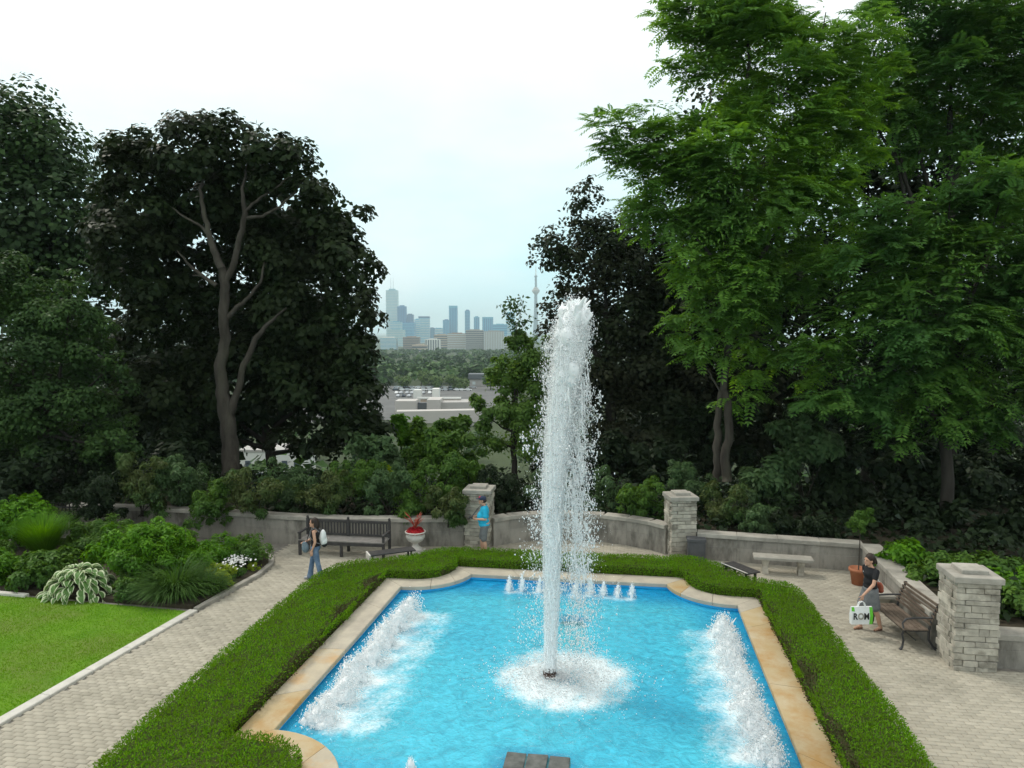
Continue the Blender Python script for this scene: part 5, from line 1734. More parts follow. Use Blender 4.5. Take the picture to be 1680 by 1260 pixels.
# ------------------------------------------------------------------ hedges
def hedge(label, poly, seed, per=1700):
    cx = sum(p[0] for p in poly) / len(poly)
    cy = sum(p[1] for p in poly) / len(poly)
    t = thing("clipped_hedge", label, "hedge", (cx, cy, 0))
    poly = [(x - cx, y - cy) for x, y in poly]
    xs_ = np.array(poly)
    # core
    n = len(poly)
    ins = []
    for i in range(n):
        p0, p1, p2 = Vector(poly[i - 1]), Vector(poly[i]), Vector(poly[(i + 1) % n])
        d1, d2 = (p1 - p0).normalized(), (p2 - p1).normalized()
        nn = Vector((-d1.y - d2.y, d1.x + d2.x))
        nn = nn.normalized() * 0.07 if nn.length > 1e-4 else Vector((0, 0))
        ins.append(tuple(p1 + nn))
    MB().prism(ins, -0.01, HL - 0.06).build("core", M['core'], t)
    area = 0.5 * abs(sum(poly[i][0] * poly[(i + 1) % n][1] - poly[(i + 1) % n][0] * poly[i][1] for i in range(n)))
    x0, y0 = xs_.min(0)
    x1, y1 = xs_.max(0)
    tot = int(per * (x1 - x0) * (y1 - y0))
    tx, ty = rng.uniform(x0, x1, tot), rng.uniform(y0, y1, tot)
    k = pip(tx, ty, poly)
    tx, ty = tx[k], ty[k]
    m = len(tx)
    hz = HL + wob(tx + cx, ty + cy, 2.0, seed) * 0.035 + wob(tx + cx, ty + cy, 8, seed + 1) * 0.03 - rng.uniform(0, 0.05, m)
    P1 = np.stack([tx, ty, hz], 1)
    N1 = norm(np.array([0, 0, 1.0]) + rng.normal(0, 0.55, (m, 3)))
    D1 = norm(rng.normal(0, 0.6, (m, 3)) + np.array([0, 0, 0.8]))
    Q1 = leaf_quads(P1, N1, D1, rng.uniform(0.03, 0.065, m), rng.uniform(0.014, 0.028, m))
    rim = np.full(m, 9.0)
    if cx < -3:
        rim = np.where((ty + cy < 17.4) & (ty + cy > 10.2), (-6.03 - cx) - tx, 9.0)
    elif cx > 2:
        rim = np.where(ty + cy < 17.4, tx - (3.2 - cx), 9.0)
    br1 = rim < 0.10 + 0.30 * wob(tx + cx, ty + cy, 2.4, seed + 8) + rng.normal(0, 0.05, m)
    Q3a = Q1[br1 & (rng.uniform(0, 1, m) < 0.8)]
    Q1 = Q1[~br1]
    # sides
    Q2, Q3 = [], [Q3a]
    for i in range(n):
        p, q = np.array(poly[i]), np.array(poly[(i + 1) % n])
        L_ = np.linalg.norm(q - p)
        if L_ < 0.01:
            continue
        d = (q - p) / L_
        nn = np.array([d[1], -d[0]])
        m = int(L_ * HL * per * 1.5)
        u = rng.uniform(0, 1, m)
        zz_ = rng.uniform(0.02, HL, m)
        bulge = 0.025 + 0.03 * wob(p[0] + cx + d[0] * u * L_ * 1.0, (p[1] + cy + d[1] * u * L_), 5, seed + 2) + rng.normal(0, 0.018, m)
        xy = p + d * (u * L_)[:, None] + nn * (bulge - 0.05 * (zz_ < 0.1))[:, None]
        P2 = np.concatenate([xy, zz_[:, None]], 1)
        n3 = np.array([nn[0], nn[1], 0.3])
        N2 = norm(n3 + rng.normal(0, 0.5, (m, 3)))
        D2 = norm(n3 * 0.6 + rng.normal(0, 0.5, (m, 3)) + np.array([0, 0, 0.4]))
        q_ = leaf_quads(P2, N2, D2, rng.uniform(0.03, 0.06, m), rng.uniform(0.012, 0.026, m))
        barepatch = wob(xy[:, 0] + cx, xy[:, 1] + cy, 2.5, seed + 5) + 0.55 + (0.20 - zz_) * 4
        inner = (nn[0] > 0.8) if cx < -3 else (nn[0] < -0.8)
        br = (barepatch > 0.25) & (rng.uniform(0, 1, m) < 0.8) if inner else (zz_ < 0.08)
        Q2.append(q_[~br])
        Q3.append(q_[br][::2])
    link("foliage", quads_mesh("foliage", np.concatenate([Q1] + Q2)), M['L_hedge'], t)
    if sum(len(q) for q in Q3):
        link("bare_twigs", quads_mesh("bare_twigs", np.concatenate(Q3)), M['L_hedgebrown'], t)
    return t


hedge("long clipped green hedge along the left side of the pool with rounded bulges", hedge_left, 3)
hedge("low clipped green hedge across the back end of the pool", hedge_back, 13)
hedge("clipped green hedge along the right side of the pool with bulging far corner", hedge_right, 23)

# ------------------------------------------------------------------ walls and piers
def wall_run(label, line, h, thick, z0=-0.05, over=0.05, block=1.25, side=1):
    """masonry wall; side=1: its face lies on the line and its depth to the left of the walking direction"""
    t = thing("retaining_wall", label, "wall")
    segs = along(line, block)
    for p, q in segs:
        slab(p, q, 0.0, thick, z0, h * 0.52, "wall_block", M['wall'], t, 0.002, 0.006)
    off = 0.5
    segs2 = along(line, block * 0.8)
    for p, q in segs2:
        slab(p, q, -0.003, thick - 0.003, h * 0.52 + 0.004, h - 0.115, "wall_block", M['wall'], t, 0.002, 0.006)
    for p, q in along(line, block * 1.1):
        slab(p, q, over, thick + 0.03, h - 0.11, h, "coping_slab", M['wallcap'], t, 0.003, 0.012)
    return t


wl_line = [(-17.7, 20.75), (-15.5, 20.8), (-13, 20.78), (-11.5, 20.62), (-10, 20.5), (-8, 20.5), (-6, 20.82), (-4.72, 21.05)]
wall_run("long curved grey stone wall with flat coping behind the dark bench and urn", wl_line, 0.86, 0.34)
ex = [(-3.83, 21.15), (-3.4, 21.55), (-2.8, 21.88), (-2.1, 22.1), (-1.35, 22.17), (-0.6, 22.1), (0.1, 21.88), (0.75, 21.55), (1.2, 21.15)]
wall_run("curved recess wall between the two back piers, behind the water column", ex, 0.86, 0.32, block=0.6)
wall_run("grey stone wall behind the pale stone bench, right of the right back pier", [(2.06, 20.85), (4.2, 20.62), (6.35, 20.4)], 0.76, 0.34)
wall_run("grey side wall with wide pale coping running to the right front pier", [(6.30, 20.38), (6.22, 17.5), (6.17, 15.5)], 0.78, 0.42, block=1.1)
wall_run("low stone wall running off the right edge from the front pier", [(7.02, 14.85), (12, 14.95)], 0.66, 0.36, block=0.9)


def pier(label, x0, y0, w, h):
    t = thing("stone_pier", label, "pier", (x0 + w / 2, y0 + w / 2, 0), 0, "rough stone piers round the terrace")
    a = w / 2
    MB().box(-a + .05, a - .05, -a + .05, a - .05, -0.05, h - 0.01).build("mortar_core", M['joint'], t)
    z = 0.0
    i = 0
    while z < h - 0.05:
        ch = random.uniform(0.085, 0.145)
        if z + ch > h - 0.07:
            ch = h - z
        for s in range(4):
            # pinwheel course: each side's stones run from its corner to short of the next
            cuts = [0, random.uniform(0.3, 0.7), 1.0] if random.random() < 0.75 else [0, 1.0]
            for c0, c1 in zip(cuts[:-1], cuts[1:]):
                dpt = random.uniform(0.0, 0.028)
                u0 = -a + (2 * a - 0.16) * c0 + 0.005
                u1 = -a + (2 * a - 0.16) * c1 - 0.005
                if i % 2:
                    u0, u1 = -u1, -u0
                mb = MB().box(u0, u1, -a - dpt, -a + 0.155, z + 0.006, z + ch - 0.006, jit=0.004, bev=0.008)
                ca, sa = math.cos(s * math.pi / 2), math.sin(s * math.pi / 2)
                mb.v = [(x * ca - y * sa, x * sa + y * ca, zz_) for x, y, zz_ in mb.v]
                mb.build("stone", M['stone'], t)
        z += ch
        i += 1
    MB().box(-a - .05, a + .05, -a - .05, a + .05, h + 0.002, h + .12, bev=.015).build("cap_slab", M['wallcap'], t)
    MB().box(-a * .62, a * .62, -a * .62, a * .62, h + .122, h + .20, bev=.012).build("cap_block", M['wallcap'], t)
    return t


pier("rough stone pier beside the man in turquoise, left end of the curved recess", -4.68, 20.97, 0.76, 1.62)
pr = pier("rough stone pier right of the water column with a grey box at its foot", 1.26, 20.97, 0.72, 1.62)
pr.rotation_euler = (0, 0, R(14))
pier("rough stone pier nearest the camera at the right edge", 6.22, 14.6, 0.76, 1.70)

cab = thing("utility_box", "dark grey metal box standing at the foot of the right back pier", "box", (2.02, 20.68, 0))
MB().box(-.24, .24, -.16, .16, 0, .58).build("cabinet", M['greybox'], cab)
MB().box(-.26, .26, -.18, .18, .582, .66, bev=.01).build("lid", M['greybox'], cab)
MB().box(-.19, .19, -.172, -.162, .08, .52).build("door", M['greybox'], cab)

# iron railing at the left end of the wall
fn = thing("iron_fence", "short run of black iron railing at the far left end of the wall", "fence", (-17.6, 20.45, 0))
for i in range(9):
    MB().tube([(i * .13 - .55, 0, 0), (i * .13 - .55, 0, 1.0)], .02, 6).build("bar", M['iron'], fn)
MB().box(-.62, .58, -.02, .02, .84, .88).build("rail", M['iron'], fn)
MB().box(-.62, .58, -.02, .02, .14, .18).build("rail", M['iron'], fn)

# ------------------------------------------------------------------ benches, urn, pots
def long_bench():
    t = thing("garden_bench", "long dark wooden bench with slatted back against the curved wall", "bench", (-7.95, 19.75, 0))
    W2 = 1.27
    for i in range(4):
        MB().box(-W2, W2, -0.28 + i * 0.135, -0.165 + i * 0.135, .43, .465, bev=.006).build("seat_slat", M['greywood'], t)
    for x in (-W2 + .02, 0, W2 - .02):
        MB().box(x - .035, x + .035, -.28, -.21, 0, .425).build("leg", M['darkwood'], t)
        MB().box(x - .035, x + .035, .27, .34, 0, .95).build("back_post", M['darkwood'], t)
        MB().ell((x, .305, .985), (.04, .04, .045), 10, 6).build("finial", M['darkwood'], t)
    for x in (-W2 + .02, W2 - .02):
        MB().box(x - .04, x + .04, -.30, .27, .64, .685, bev=.008).build("armrest", M['darkwood'], t)
        MB().box(x - .03, x + .03, -.27, -.21, .468, .638).build("arm_post", M['darkwood'], t)
    MB().box(-W2 + .05, W2 - .05, .285, .325, .85, .93, bev=.006).build("top_rail", M['darkwood'], t)
    MB().box(-W2 + .05, W2 - .05, .285, .325, .47, .53, bev=.006).build("lower_rail", M['darkwood'], t)
    MB().box(-W2 + .05, W2 - .05, -.275, -.235, .34, .424).build("front_rail", M['darkwood'], t)
    n = 26
    sl = MB().box(-.022, .022, .295, .315, .532, .848)
    me = sl.mesh("back_slat")
    me.materials.append(M['darkwood'])
    for i in range(n):
        x = -W2 + .1 + (2 * W2 - .2) * i / (n - 1)
        if abs(x) < .04:
            continue
        o = bpy.data.objects.new("back_slat", me)
        COL.objects.link(o)
        o.parent = t
        o.location = (x, 0, 0)
    return t


long_bench()


def low_bench(label, loc, rz, L_, white_end):
    t = thing("low_bench", label, "bench", loc, rz, "low backless benches beside the hedge corners")
    for i in range(4):
        MB().box(-L_ / 2, L_ / 2, -.2 + i * .105, -.105 + i * .105, .36, .39, bev=.004).build("seat_slat", M['darkwood'] if i else M['iron'], t)
    for s in (-1, 1):
        for yy in (-.15, .15):
            MB().box(s * (L_ / 2 - .12) - .025, s * (L_ / 2 - .12) + .025, yy - .025, yy + .025, 0, .355).build("leg", M['urn'] if white_end and s < 0 else M['iron'], t)
    if white_end:
        MB().box(-L_ / 2 - .05, -L_ / 2 - .005, -.2, .22, .02, .40, bev=.006).build("end_panel", M['urn'], t)
    else:
        MB().tube([(-L_ / 2, -.22, .40), (L_ / 2, -.22, .40)], .014, 8).build("edge_rail", M['urn'], t)
    return t


low_bench("low dark bench with pale end panel behind the left hedge corner", (-6.30, 19.05, 0), R(33), 1.25, True)
low_bench("low dark bench with pale edge behind the right hedge corner", (2.98, 19.05, 0), R(-55), 0.95, False)


def stone_bench(label, loc, rz, L_):
    t = thing("stone_bench", label, "bench", loc, rz)
    MB().box(-L_ / 2, L_ / 2, -.2, .2, .38, .46, bev=.02).build("seat", M['wallcap'], t)
    for s in (-1, 1):
        MB().add(*(lambda x: ([(x - .09, -.16, 0), (x + .09, -.16, 0), (x + .09, .16, 0), (x - .09, .16, 0), (x - .06, -.12, .19), (x + .06, -.12, .19), (x + .06, .12, .19), (x - .06, .12, .19), (x - .1, -.17, .378), (x + .1, -.17, .378), (x + .1, .17, .378), (x - .1, .17, .378)],
                                 [(3, 2, 1, 0), (8, 9, 10, 11)] + [(i, (i + 1) % 4, (i + 1) % 4 + 4, i + 4) for i in range(4)] + [(i + 4, (i + 1) % 4 + 4, (i + 1) % 4 + 8, i + 8) for i in range(4)]))(s * (L_ / 2 - .3))).build("leg", M['stone'], t)
    return t


stone_bench("pale backless stone bench on two shaped legs before the right back wall", (4.2, 19.95, 0), R(-4), 1.5)
stone_bench("short stone slab seat against the side wall behind the woman in black shirt", (5.9, 17.75, 0), R(90), 1.0)


def iron_bench():
    t = thing("garden_bench", "brown slatted bench with black cast iron ends facing the pool", "bench", (5.78, 16.1, 0), R(96))
    # local: x along the bench, seat faces +y (towards the pool after turning)
    L_ = 1.45
    for i in range(5):
        MB().box(-L_ / 2, L_ / 2, -.22 + i * .10, -.135 + i * .10, .42, .445, bev=.005).build("seat_slat", M['brownwood'], t)
    for i in range(6):
        z = .52 + i * .075
        y = -.26 - i * .03
        MB().box(-L_ / 2, L_ / 2, y - .012, y + .012, z, z + .055).build("back_slat", M['brownwood'], t)
    for s in (-1, 0.98):
        x = s * (L_ / 2 - .05)
        e_ = thing  # keep the end frame a single cast part
        mb = MB()
        mb.tube([(x, .30, 0), (x, .26, .06), (x, .24, .2), (x, .27, .32), (x, .24, .41)], [.035, .022, .022, .022, .025], 8)
        mb.tube([(x, -.42, 0), (x, -.34, .08), (x, -.25, .22), (x, -.25, .41), (x, -.29, .6), (x, -.43, .96)], [.035, .022, .024, .026, .022, .024], 8)
        mb.tube([(x, .24, .405), (x, 0, .395), (x, -.25, .405)], .022, 8)
        mb.tube([(x, .24, .41), (x, .27, .55), (x, .20, .64), (x, 0, .66), (x, -.30, .67)], [.018, .018, .022, .022, .018], 8)
        mb.build("iron_end", M['iron'], t)
    MB().tube([(-L_ / 2 + .05, 0, .2), (L_ / 2 - .05, 0, .2)], .012, 6).build("stretcher", M['iron'], t)
    return t


iron_bench()

urn = thing("stone_urn", "white pedestal urn planted with red flowers, between the dark bench and the left pier", "urn", (-5.95, 20.15, 0))
MB().box(-.24, .24, -.24, .24, 0, .09, bev=.01).build("plinth", M['urn'], urn)
MB().lathe([(.20, .092), (.21, .12), (.19, .16), (.12, .20), (.085, .25), (.08, .29), (.10, .32), (.12, .33)], 24).build("stem", M['urn'], urn)
MB().lathe([(.02, .322), (.13, .335), (.22, .39), (.27, .47), (.275, .53), (.25, .58), (.265, .61), (.30, .625), (.305, .65), (.27, .655), (.25, .62), (.02, .60)], 28).build("bowl", M['urn'], urn)
fl = thing("potted_flowers", "crimson flowers with a spiky red plant filling the white urn", "flowers", (-5.95, 20.15, 0.62))
n = 1500
d = norm(rng.normal(0, 1, (n, 3)))
P_ = d * np.array([.28, .28, .14]) * rng.uniform(.75, 1, (n, 1))
P_[:, 2] = np.abs(P_[:, 2])
link("blooms", quads_mesh("blooms", leaves(P_, norm(d + np.array([0, 0, .6])), .045, .04)), M['red'], fl)
bl_ = []
for i in range(34):
    a = rng.uniform(0, 6.28)
    tl = rng.uniform(.35, .6)
    D0 = norm(np.array([math.cos(a) * .45, math.sin(a) * .45, 1.0]))
    p = np.array([0, 0, .08])
    for k_ in range(3):
        bl_.append(leaf_quads(p[None], norm(np.cross(D0, np.array([math.sin(a), -math.cos(a), 0.01])))[None], D0[None], tl / 2.4, .035, .02))
        p = p + D0 * tl / 3
        D0 = norm(D0 + np.array([math.cos(a), math.sin(a), -.5]) * .25)
link("spikes", quads_mesh("spikes", np.concatenate(bl_)), M['redleaf'], fl)

pot = thing("terracotta_pot", "orange terracotta pot before the right corner of the wall", "pot", (5.92, 19.35, 0))
MB().lathe([(.02, 0), (.15, .005), (.20, .34), (.235, .35), (.235, .42), (.21, .425), (.19, .38), (.02, .37)], 24).build("bowl", M['terracotta'], pot)
std = thing("standard_tree", "small ball headed tree on a thin stem growing in the terracotta pot", "potted tree", (5.92, 19.35, .38))
P_, Nn = crown_points([(np.array([0, 0, 1.28]), (.27, .27, .27)), (np.array([.05, 0, 1.42]), (.2, .2, .18)), (np.array([-.06, .05, 1.15]), (.2, .2, .16))], 3500, sub=.4, flat=1)
link("crown", quads_mesh("crown", leaves(P_, Nn, .06, .03)), M['L_mid'], std)
MB().tube([(0, 0, 0), (.01, 0, .6), (0, 0, 1.2)], [.016, .014, .01], 7).build("trunk", M['bark'], std)

# ------------------------------------------------------------------ flower bed
def bedshrub(name, label, cat, xy, h, r, n, mat, L, W, blobs=8, group=None, sub=0.36):
    x, y = xy
    bls = [(Vector((x + random.uniform(-1, 1) * r * .6, y + random.uniform(-1, 1) * r * .5, h * random.uniform(.3, .75))), (r * random.uniform(.35, .55), r * random.uniform(.35, .5), h * random.uniform(.22, .34))) for _ in range(blobs)]
    bls.append((Vector((x, y, h * .45)), (r * .75, r * .65, h * .45)))
    return shrub(name, label, cat, 0, (x, y, .07), bls, n, mat, L, W, group, sub=sub)


bedshrub("bush", "round bright green bush at the left edge behind the ornamental grass", "bush", (-17.7, 18.9), 1.6, 1.15, 13000, M['L_bright'], .12, .065, 14)
bedshrub("perennial", "tall bright green bush in the middle of the flower bed", "bush", (-12.25, 16.7), 1.55, 1.25, 17000, M['L_bright'], .12, .05, 18)
bedshrub("perennial", "dark leaved bush behind the ornamental grass and the tall green bush", "bush", (-14.9, 18.2), 1.1, .95, 8500, M['L_mid'], .10, .045, 12)
bedshrub("perennial", "low leafy plant in front of the ornamental grass, left of the hosta", "plant", (-14.5, 16.0), .9, .75, 8000, M['L_mid'], .15, .075, 12)
bedshrub("perennial", "low green plant at the far left front of the bed", "plant", (-15.7, 16.0), .8, .7, 6000, M['L_bright'], .11, .045, 10)
bedshrub("perennial", "darker leafy plant at the left edge in the corner of the lawn", "plant", (-16.4, 16.6), .9, .8, 6000, M['L_mid'], .10, .05, 8)
bedshrub("perennial", "small round green plant right of the tall green bush", "plant", (-11.0, 17.9), .9, .9, 8000, M['L_bright'], .09, .04, 12)
bedshrub("perennial", "green mound at the rounded far end of the bed behind the daisies", "plant", (-10.35, 18.4), .8, .85, 8000, M['L_mid'], .085, .036, 12)
bedshrub("perennial", "yellow green mound beside the daisies on the bed edge", "plant", (-10.15, 16.85), .5, .6, 6500, M['L_lime'], .06, .028, 10)
bedshrub("perennial", "tiny yellow green plant at the kerb beyond the daisies", "plant", (-9.75, 17.85), .25, .22, 1500, M['L_lime'], .05, .022, 3)
bedshrub("perennial", "leafy green plant between the tall bush and the yellow mound", "plant", (-10.9, 16.9), .85, .75, 7000, M['L_bright'], .09, .038, 10)
bedshrub("perennial", "low dark leafy plant between the hosta and the strap leaved clump", "plant", (-11.7, 15.7), .7, .75, 6000, M['L_mid'], .09, .04, 8)
bedshrub("perennial", "low leafy plant far back in the bed near the wall", "plant", (-12.8, 18.6), .8, .9, 6000, M['L_mid'], .09, .04, 8)


def strap_plant(name, label, cat, xy, n, h, spread, mat, w, segs=5, droop=1.2, up=1.0):
    t = thing(name, label, cat, (xy[0], xy[1], .07))
    a = rng.uniform(0, 6.283, n)
    lean = np.abs(rng.normal(.45, .25, n)) * spread
    p = np.stack([np.cos(a) * rng.uniform(0, .12, n) * spread * 2, np.sin(a) * rng.uniform(0, .12, n) * spread * 2, np.zeros(n)], 1)
    D = norm(np.stack([np.cos(a) * lean, np.sin(a) * lean, np.full(n, up)], 1))
    Ln = h * rng.uniform(.6, 1.15, n)[:, None]
    S = np.stack([-np.sin(a), np.cos(a), np.zeros(n)], 1)
    rows = []
    for k in range(segs + 1):
        wk = w * (1 - (k / segs) ** 2 * .92) * .5
        rows.append(np.stack([p - S * wk, p + S * wk], 1))
        p = p + D * Ln / segs
        D = norm(D + np.stack([np.cos(a) * .22, np.sin(a) * .22, np.full(n, -droop * .28)], 1) * (.3 + k / segs))
    Vv = np.stack(rows, 1)  # n, segs+1, 2, 3
    idx = np.arange(n * (segs + 1) * 2).reshape(n, segs + 1, 2)
    F = np.stack([idx[:, :-1, 0], idx[:, :-1, 1], idx[:, 1:, 1], idx[:, 1:, 0]], -1).reshape(-1, 4)
    link("blades", mesh_np("blades", Vv.reshape(-1, 3), F), mat, t)
    return t


strap_plant("ornamental_grass", "upright yellow green ornamental grass clump at the left of the bed", "grass clump", (-15.9, 17.7), 2000, 1.35, .75, M['L_bright'], .018, 5, .8, 1.3)
strap_plant("daylily_clump", "arching dark green strap leaved clump at the kerb corner of the bed", "plant", (-10.75, 15.95), 2000, .95, 1.9, M['L_dayl'], .026, 5, 1.6, .9)
strap_plant("daylily_clump", "smaller strap leaved clump between the kerb and the yellow green mound", "plant", (-10.1, 16.15), 900, .6, 1.5, M['L_dayl'], .02, 5, 1.6, .9)

ho = thing("hosta", "large hosta with cream edged leaves at the front of the bed by the lawn", "plant", (-13.05, 15.6, .07))
hv = {'a': [], 'b': []}
hm = bpy.data.meshes.new("leaf")
# one ribbed leaf: green middle, cream edge, built once and shared
segs = 6
rowsv, facesv, mats = [], [], []
for k in range(segs + 1):
    t_ = k / segs
    w_ = 0.105 * math.sin(math.pi * min(1, t_ * .94 + .06)) ** .7 + .002
    z_ = .30 * math.sin(t_ * 1.9) * .5 - .16 * t_ * t_
    for f_, dz in ((-1, .02), (-.66, .004), (0, -.012), (.66, .004), (1, .02)):
        rowsv.append((f_ * w_, t_ * .34, z_ + dz))
for k in range(segs):
    for j in range(4):
        facesv.append((k * 5 + j, k * 5 + j + 1, k * 5 + 6 + j, k * 5 + 5 + j))
        mats.append(1 if j in (0, 3) else 0)
hm.from_pydata(rowsv, [], facesv)
hm.materials.append(M['L_hosta'])
hm.materials.append(M['L_hostaedge'])
hm.polygons.foreach_set("material_index", mats)
hm.polygons.foreach_set("use_smooth", [True] * len(facesv))
for i in range(230):
    rr_ = math.sqrt(random.random()) * .80
    a = random.uniform(0, 6.283)
    o = bpy.data.objects.new("leaf", hm)
    COL.objects.link(o)
    o.parent = ho
    o.location = (rr_ * math.cos(a) * 1.05, rr_ * math.sin(a) * .75, .58 * (1 - (rr_ / .72) ** 2) + .05)
    s_ = random.uniform(.55, .95)
    o.scale = (s_, s_, s_)
    o.rotation_euler = (R(random.uniform(-25, 15) - rr_ * 55), R(random.uniform(-20, 20)), a - math.pi / 2 + random.gauss(0, .35))

da = shrub("daisy_plant", "clump of white daisies spilling towards the brick path", "flowers", 0, (-9.98, 17.45, .07), [(Vector((-9.98 + dx, 17.45 + dy, .2)), (.25, .25, .15)) for dx, dy in ((-.15, .3), (0, 0), (.1, -.25), (-.2, .1))], 2200, M['L_mid'], .05, .02, sub=.4)
Q = []
for i in range(150):
    c0 = np.array([random.gauss(-.03, .17), random.gauss(.05, .27), random.uniform(.30, .44)])
    nn = norm(np.array([random.gauss(.15, .3), random.gauss(-.35, .3), 1.0]))
    t1 = norm(np.cross(nn, np.array([1, 0, 0.01])))
    t2 = np.cross(nn, t1)
    for k in range(7):
        a = k * 6.283 / 7
        dd = t1 * math.cos(a) + t2 * math.sin(a)
        Q.append(leaf_quads(c0[None], nn[None], dd[None], .032, .02, .02))
link("daisies", quads_mesh("daisies", np.concatenate(Q)), M['petal'], da)

st = thing("marker_stake", "thin pale plant stake at the left edge of the flower bed", "stake", (-16.65, 17.4, 0.05))
MB().box(-.03, .03, -.01, .01, 0, .62).build("board", M['greywood'], st)
MB().box(-.035, .035, -.014, .014, .622, .66).build("tip", M['greywood'], st)

# ------------------------------------------------------------------ people
M['skin'] = surf("skin", (.50, .28, .19), (.56, .33, .23), .6, 9)
M['hair'] = surf("dark brown hair", (.022, .014, .010), (.04, .025, .018), .5, 30, .3, 90)
M['black'] = surf("black cotton", (.012, .012, .014), (.022, .022, .024), .9, 12, .2, 60)
M['jeans'] = surf("blue denim", (.07, .12, .20), (.13, .20, .30), .9, 14, .3, 90, c3=(.17, .24, .34), s3=4)
M['turq'] = surf("turquoise cotton", (.02, .36, .56), (.03, .44, .66), .9, 7, .3, 30)
M['navy'] = surf("navy cap cloth", (.025, .035, .07), (.04, .05, .09), .9, 12)
M['redcloth'] = surf("red cap panel", (.35, .03, .06), (.4, .05, .09), .9, 12)
M['greyc'] = surf("grey cloth", (.13, .135, .14), (.18, .185, .19), .9, 12, .2, 60)
M['whitec'] = surf("white cloth", (.70, .71, .70), (.78, .79, .78), .8, 12, .2, 60)
M['shoe'] = surf("pale shoe", (.35, .35, .36), (.45, .45, .46), .7, 12)
M['sandal'] = surf("brown sandal", (.14, .07, .04), (.2, .1, .06), .7, 12)
M['bluebag'] = surf("blue grey bag cloth", (.12, .17, .20), (.18, .23, .27), .8, 12)
M['redbag'] = surf("rust red leather", (.26, .06, .03), (.32, .09, .05), .6, 12)
M['eye'] = surf("eye", (.03, .02, .015), (.04, .03, .02), .2, 12)
M['lip'] = surf("lips", (.42, .14, .12), (.45, .16, .13), .5, 12)
M['green'] = surf("green print", (.12, .50, .03), (.15, .55, .05), .6, 12)
M['print'] = surf("black print", (.02, .02, .02), (.03, .03, .03), .6, 12)
M['photo'] = surf("stone coloured print", (.20, .19, .15), (.42, .40, .34), .6, 40)


def hand(mb, wrist, d, palm_n, curl=.5, s=1.0, thumb=1):
    """palm and five unequal bent fingers; d points along the hand, palm_n out of the palm"""
    wrist, d, pn = Vector(wrist), Vector(d).normalized(), Vector(palm_n).normalized()
    sd_ = d.cross(pn).normalized() * thumb
    for k in range(4):
        off = sd_ * (.027 - .018 * k) * s
        cap_(mb, wrist + off * .6, .013 * s, wrist + d * .075 * s + off, .0125 * s, 8)
    for k, ln in enumerate((.068, .076, .070, .054)):
        off = sd_ * (.029 - .0195 * k) * s
        b = wrist + d * .082 * s + off
        d1 = (d + pn * curl * .6).normalized()
        d2 = (d + pn * curl * 1.8).normalized()
        m_ = b + d1 * ln * .5 * s
        cap_(mb, b, .0092 * s, m_, .0086 * s, 8)
        cap_(mb, m_, .0086 * s, m_ + d2 * ln * .5 * s, .0075 * s, 8)
    b = wrist + d * .02 * s + sd_ * .028 * s
    m_ = b + (d * .6 + sd_ * .75 + pn * .3).normalized() * .035 * s
    cap_(mb, b, .012 * s, m_, .0105 * s, 8)
    cap_(mb, m_, .0105 * s, m_ + (d * .9 + sd_ * .2 + pn * .45).normalized() * .032 * s, .0085 * s, 8)


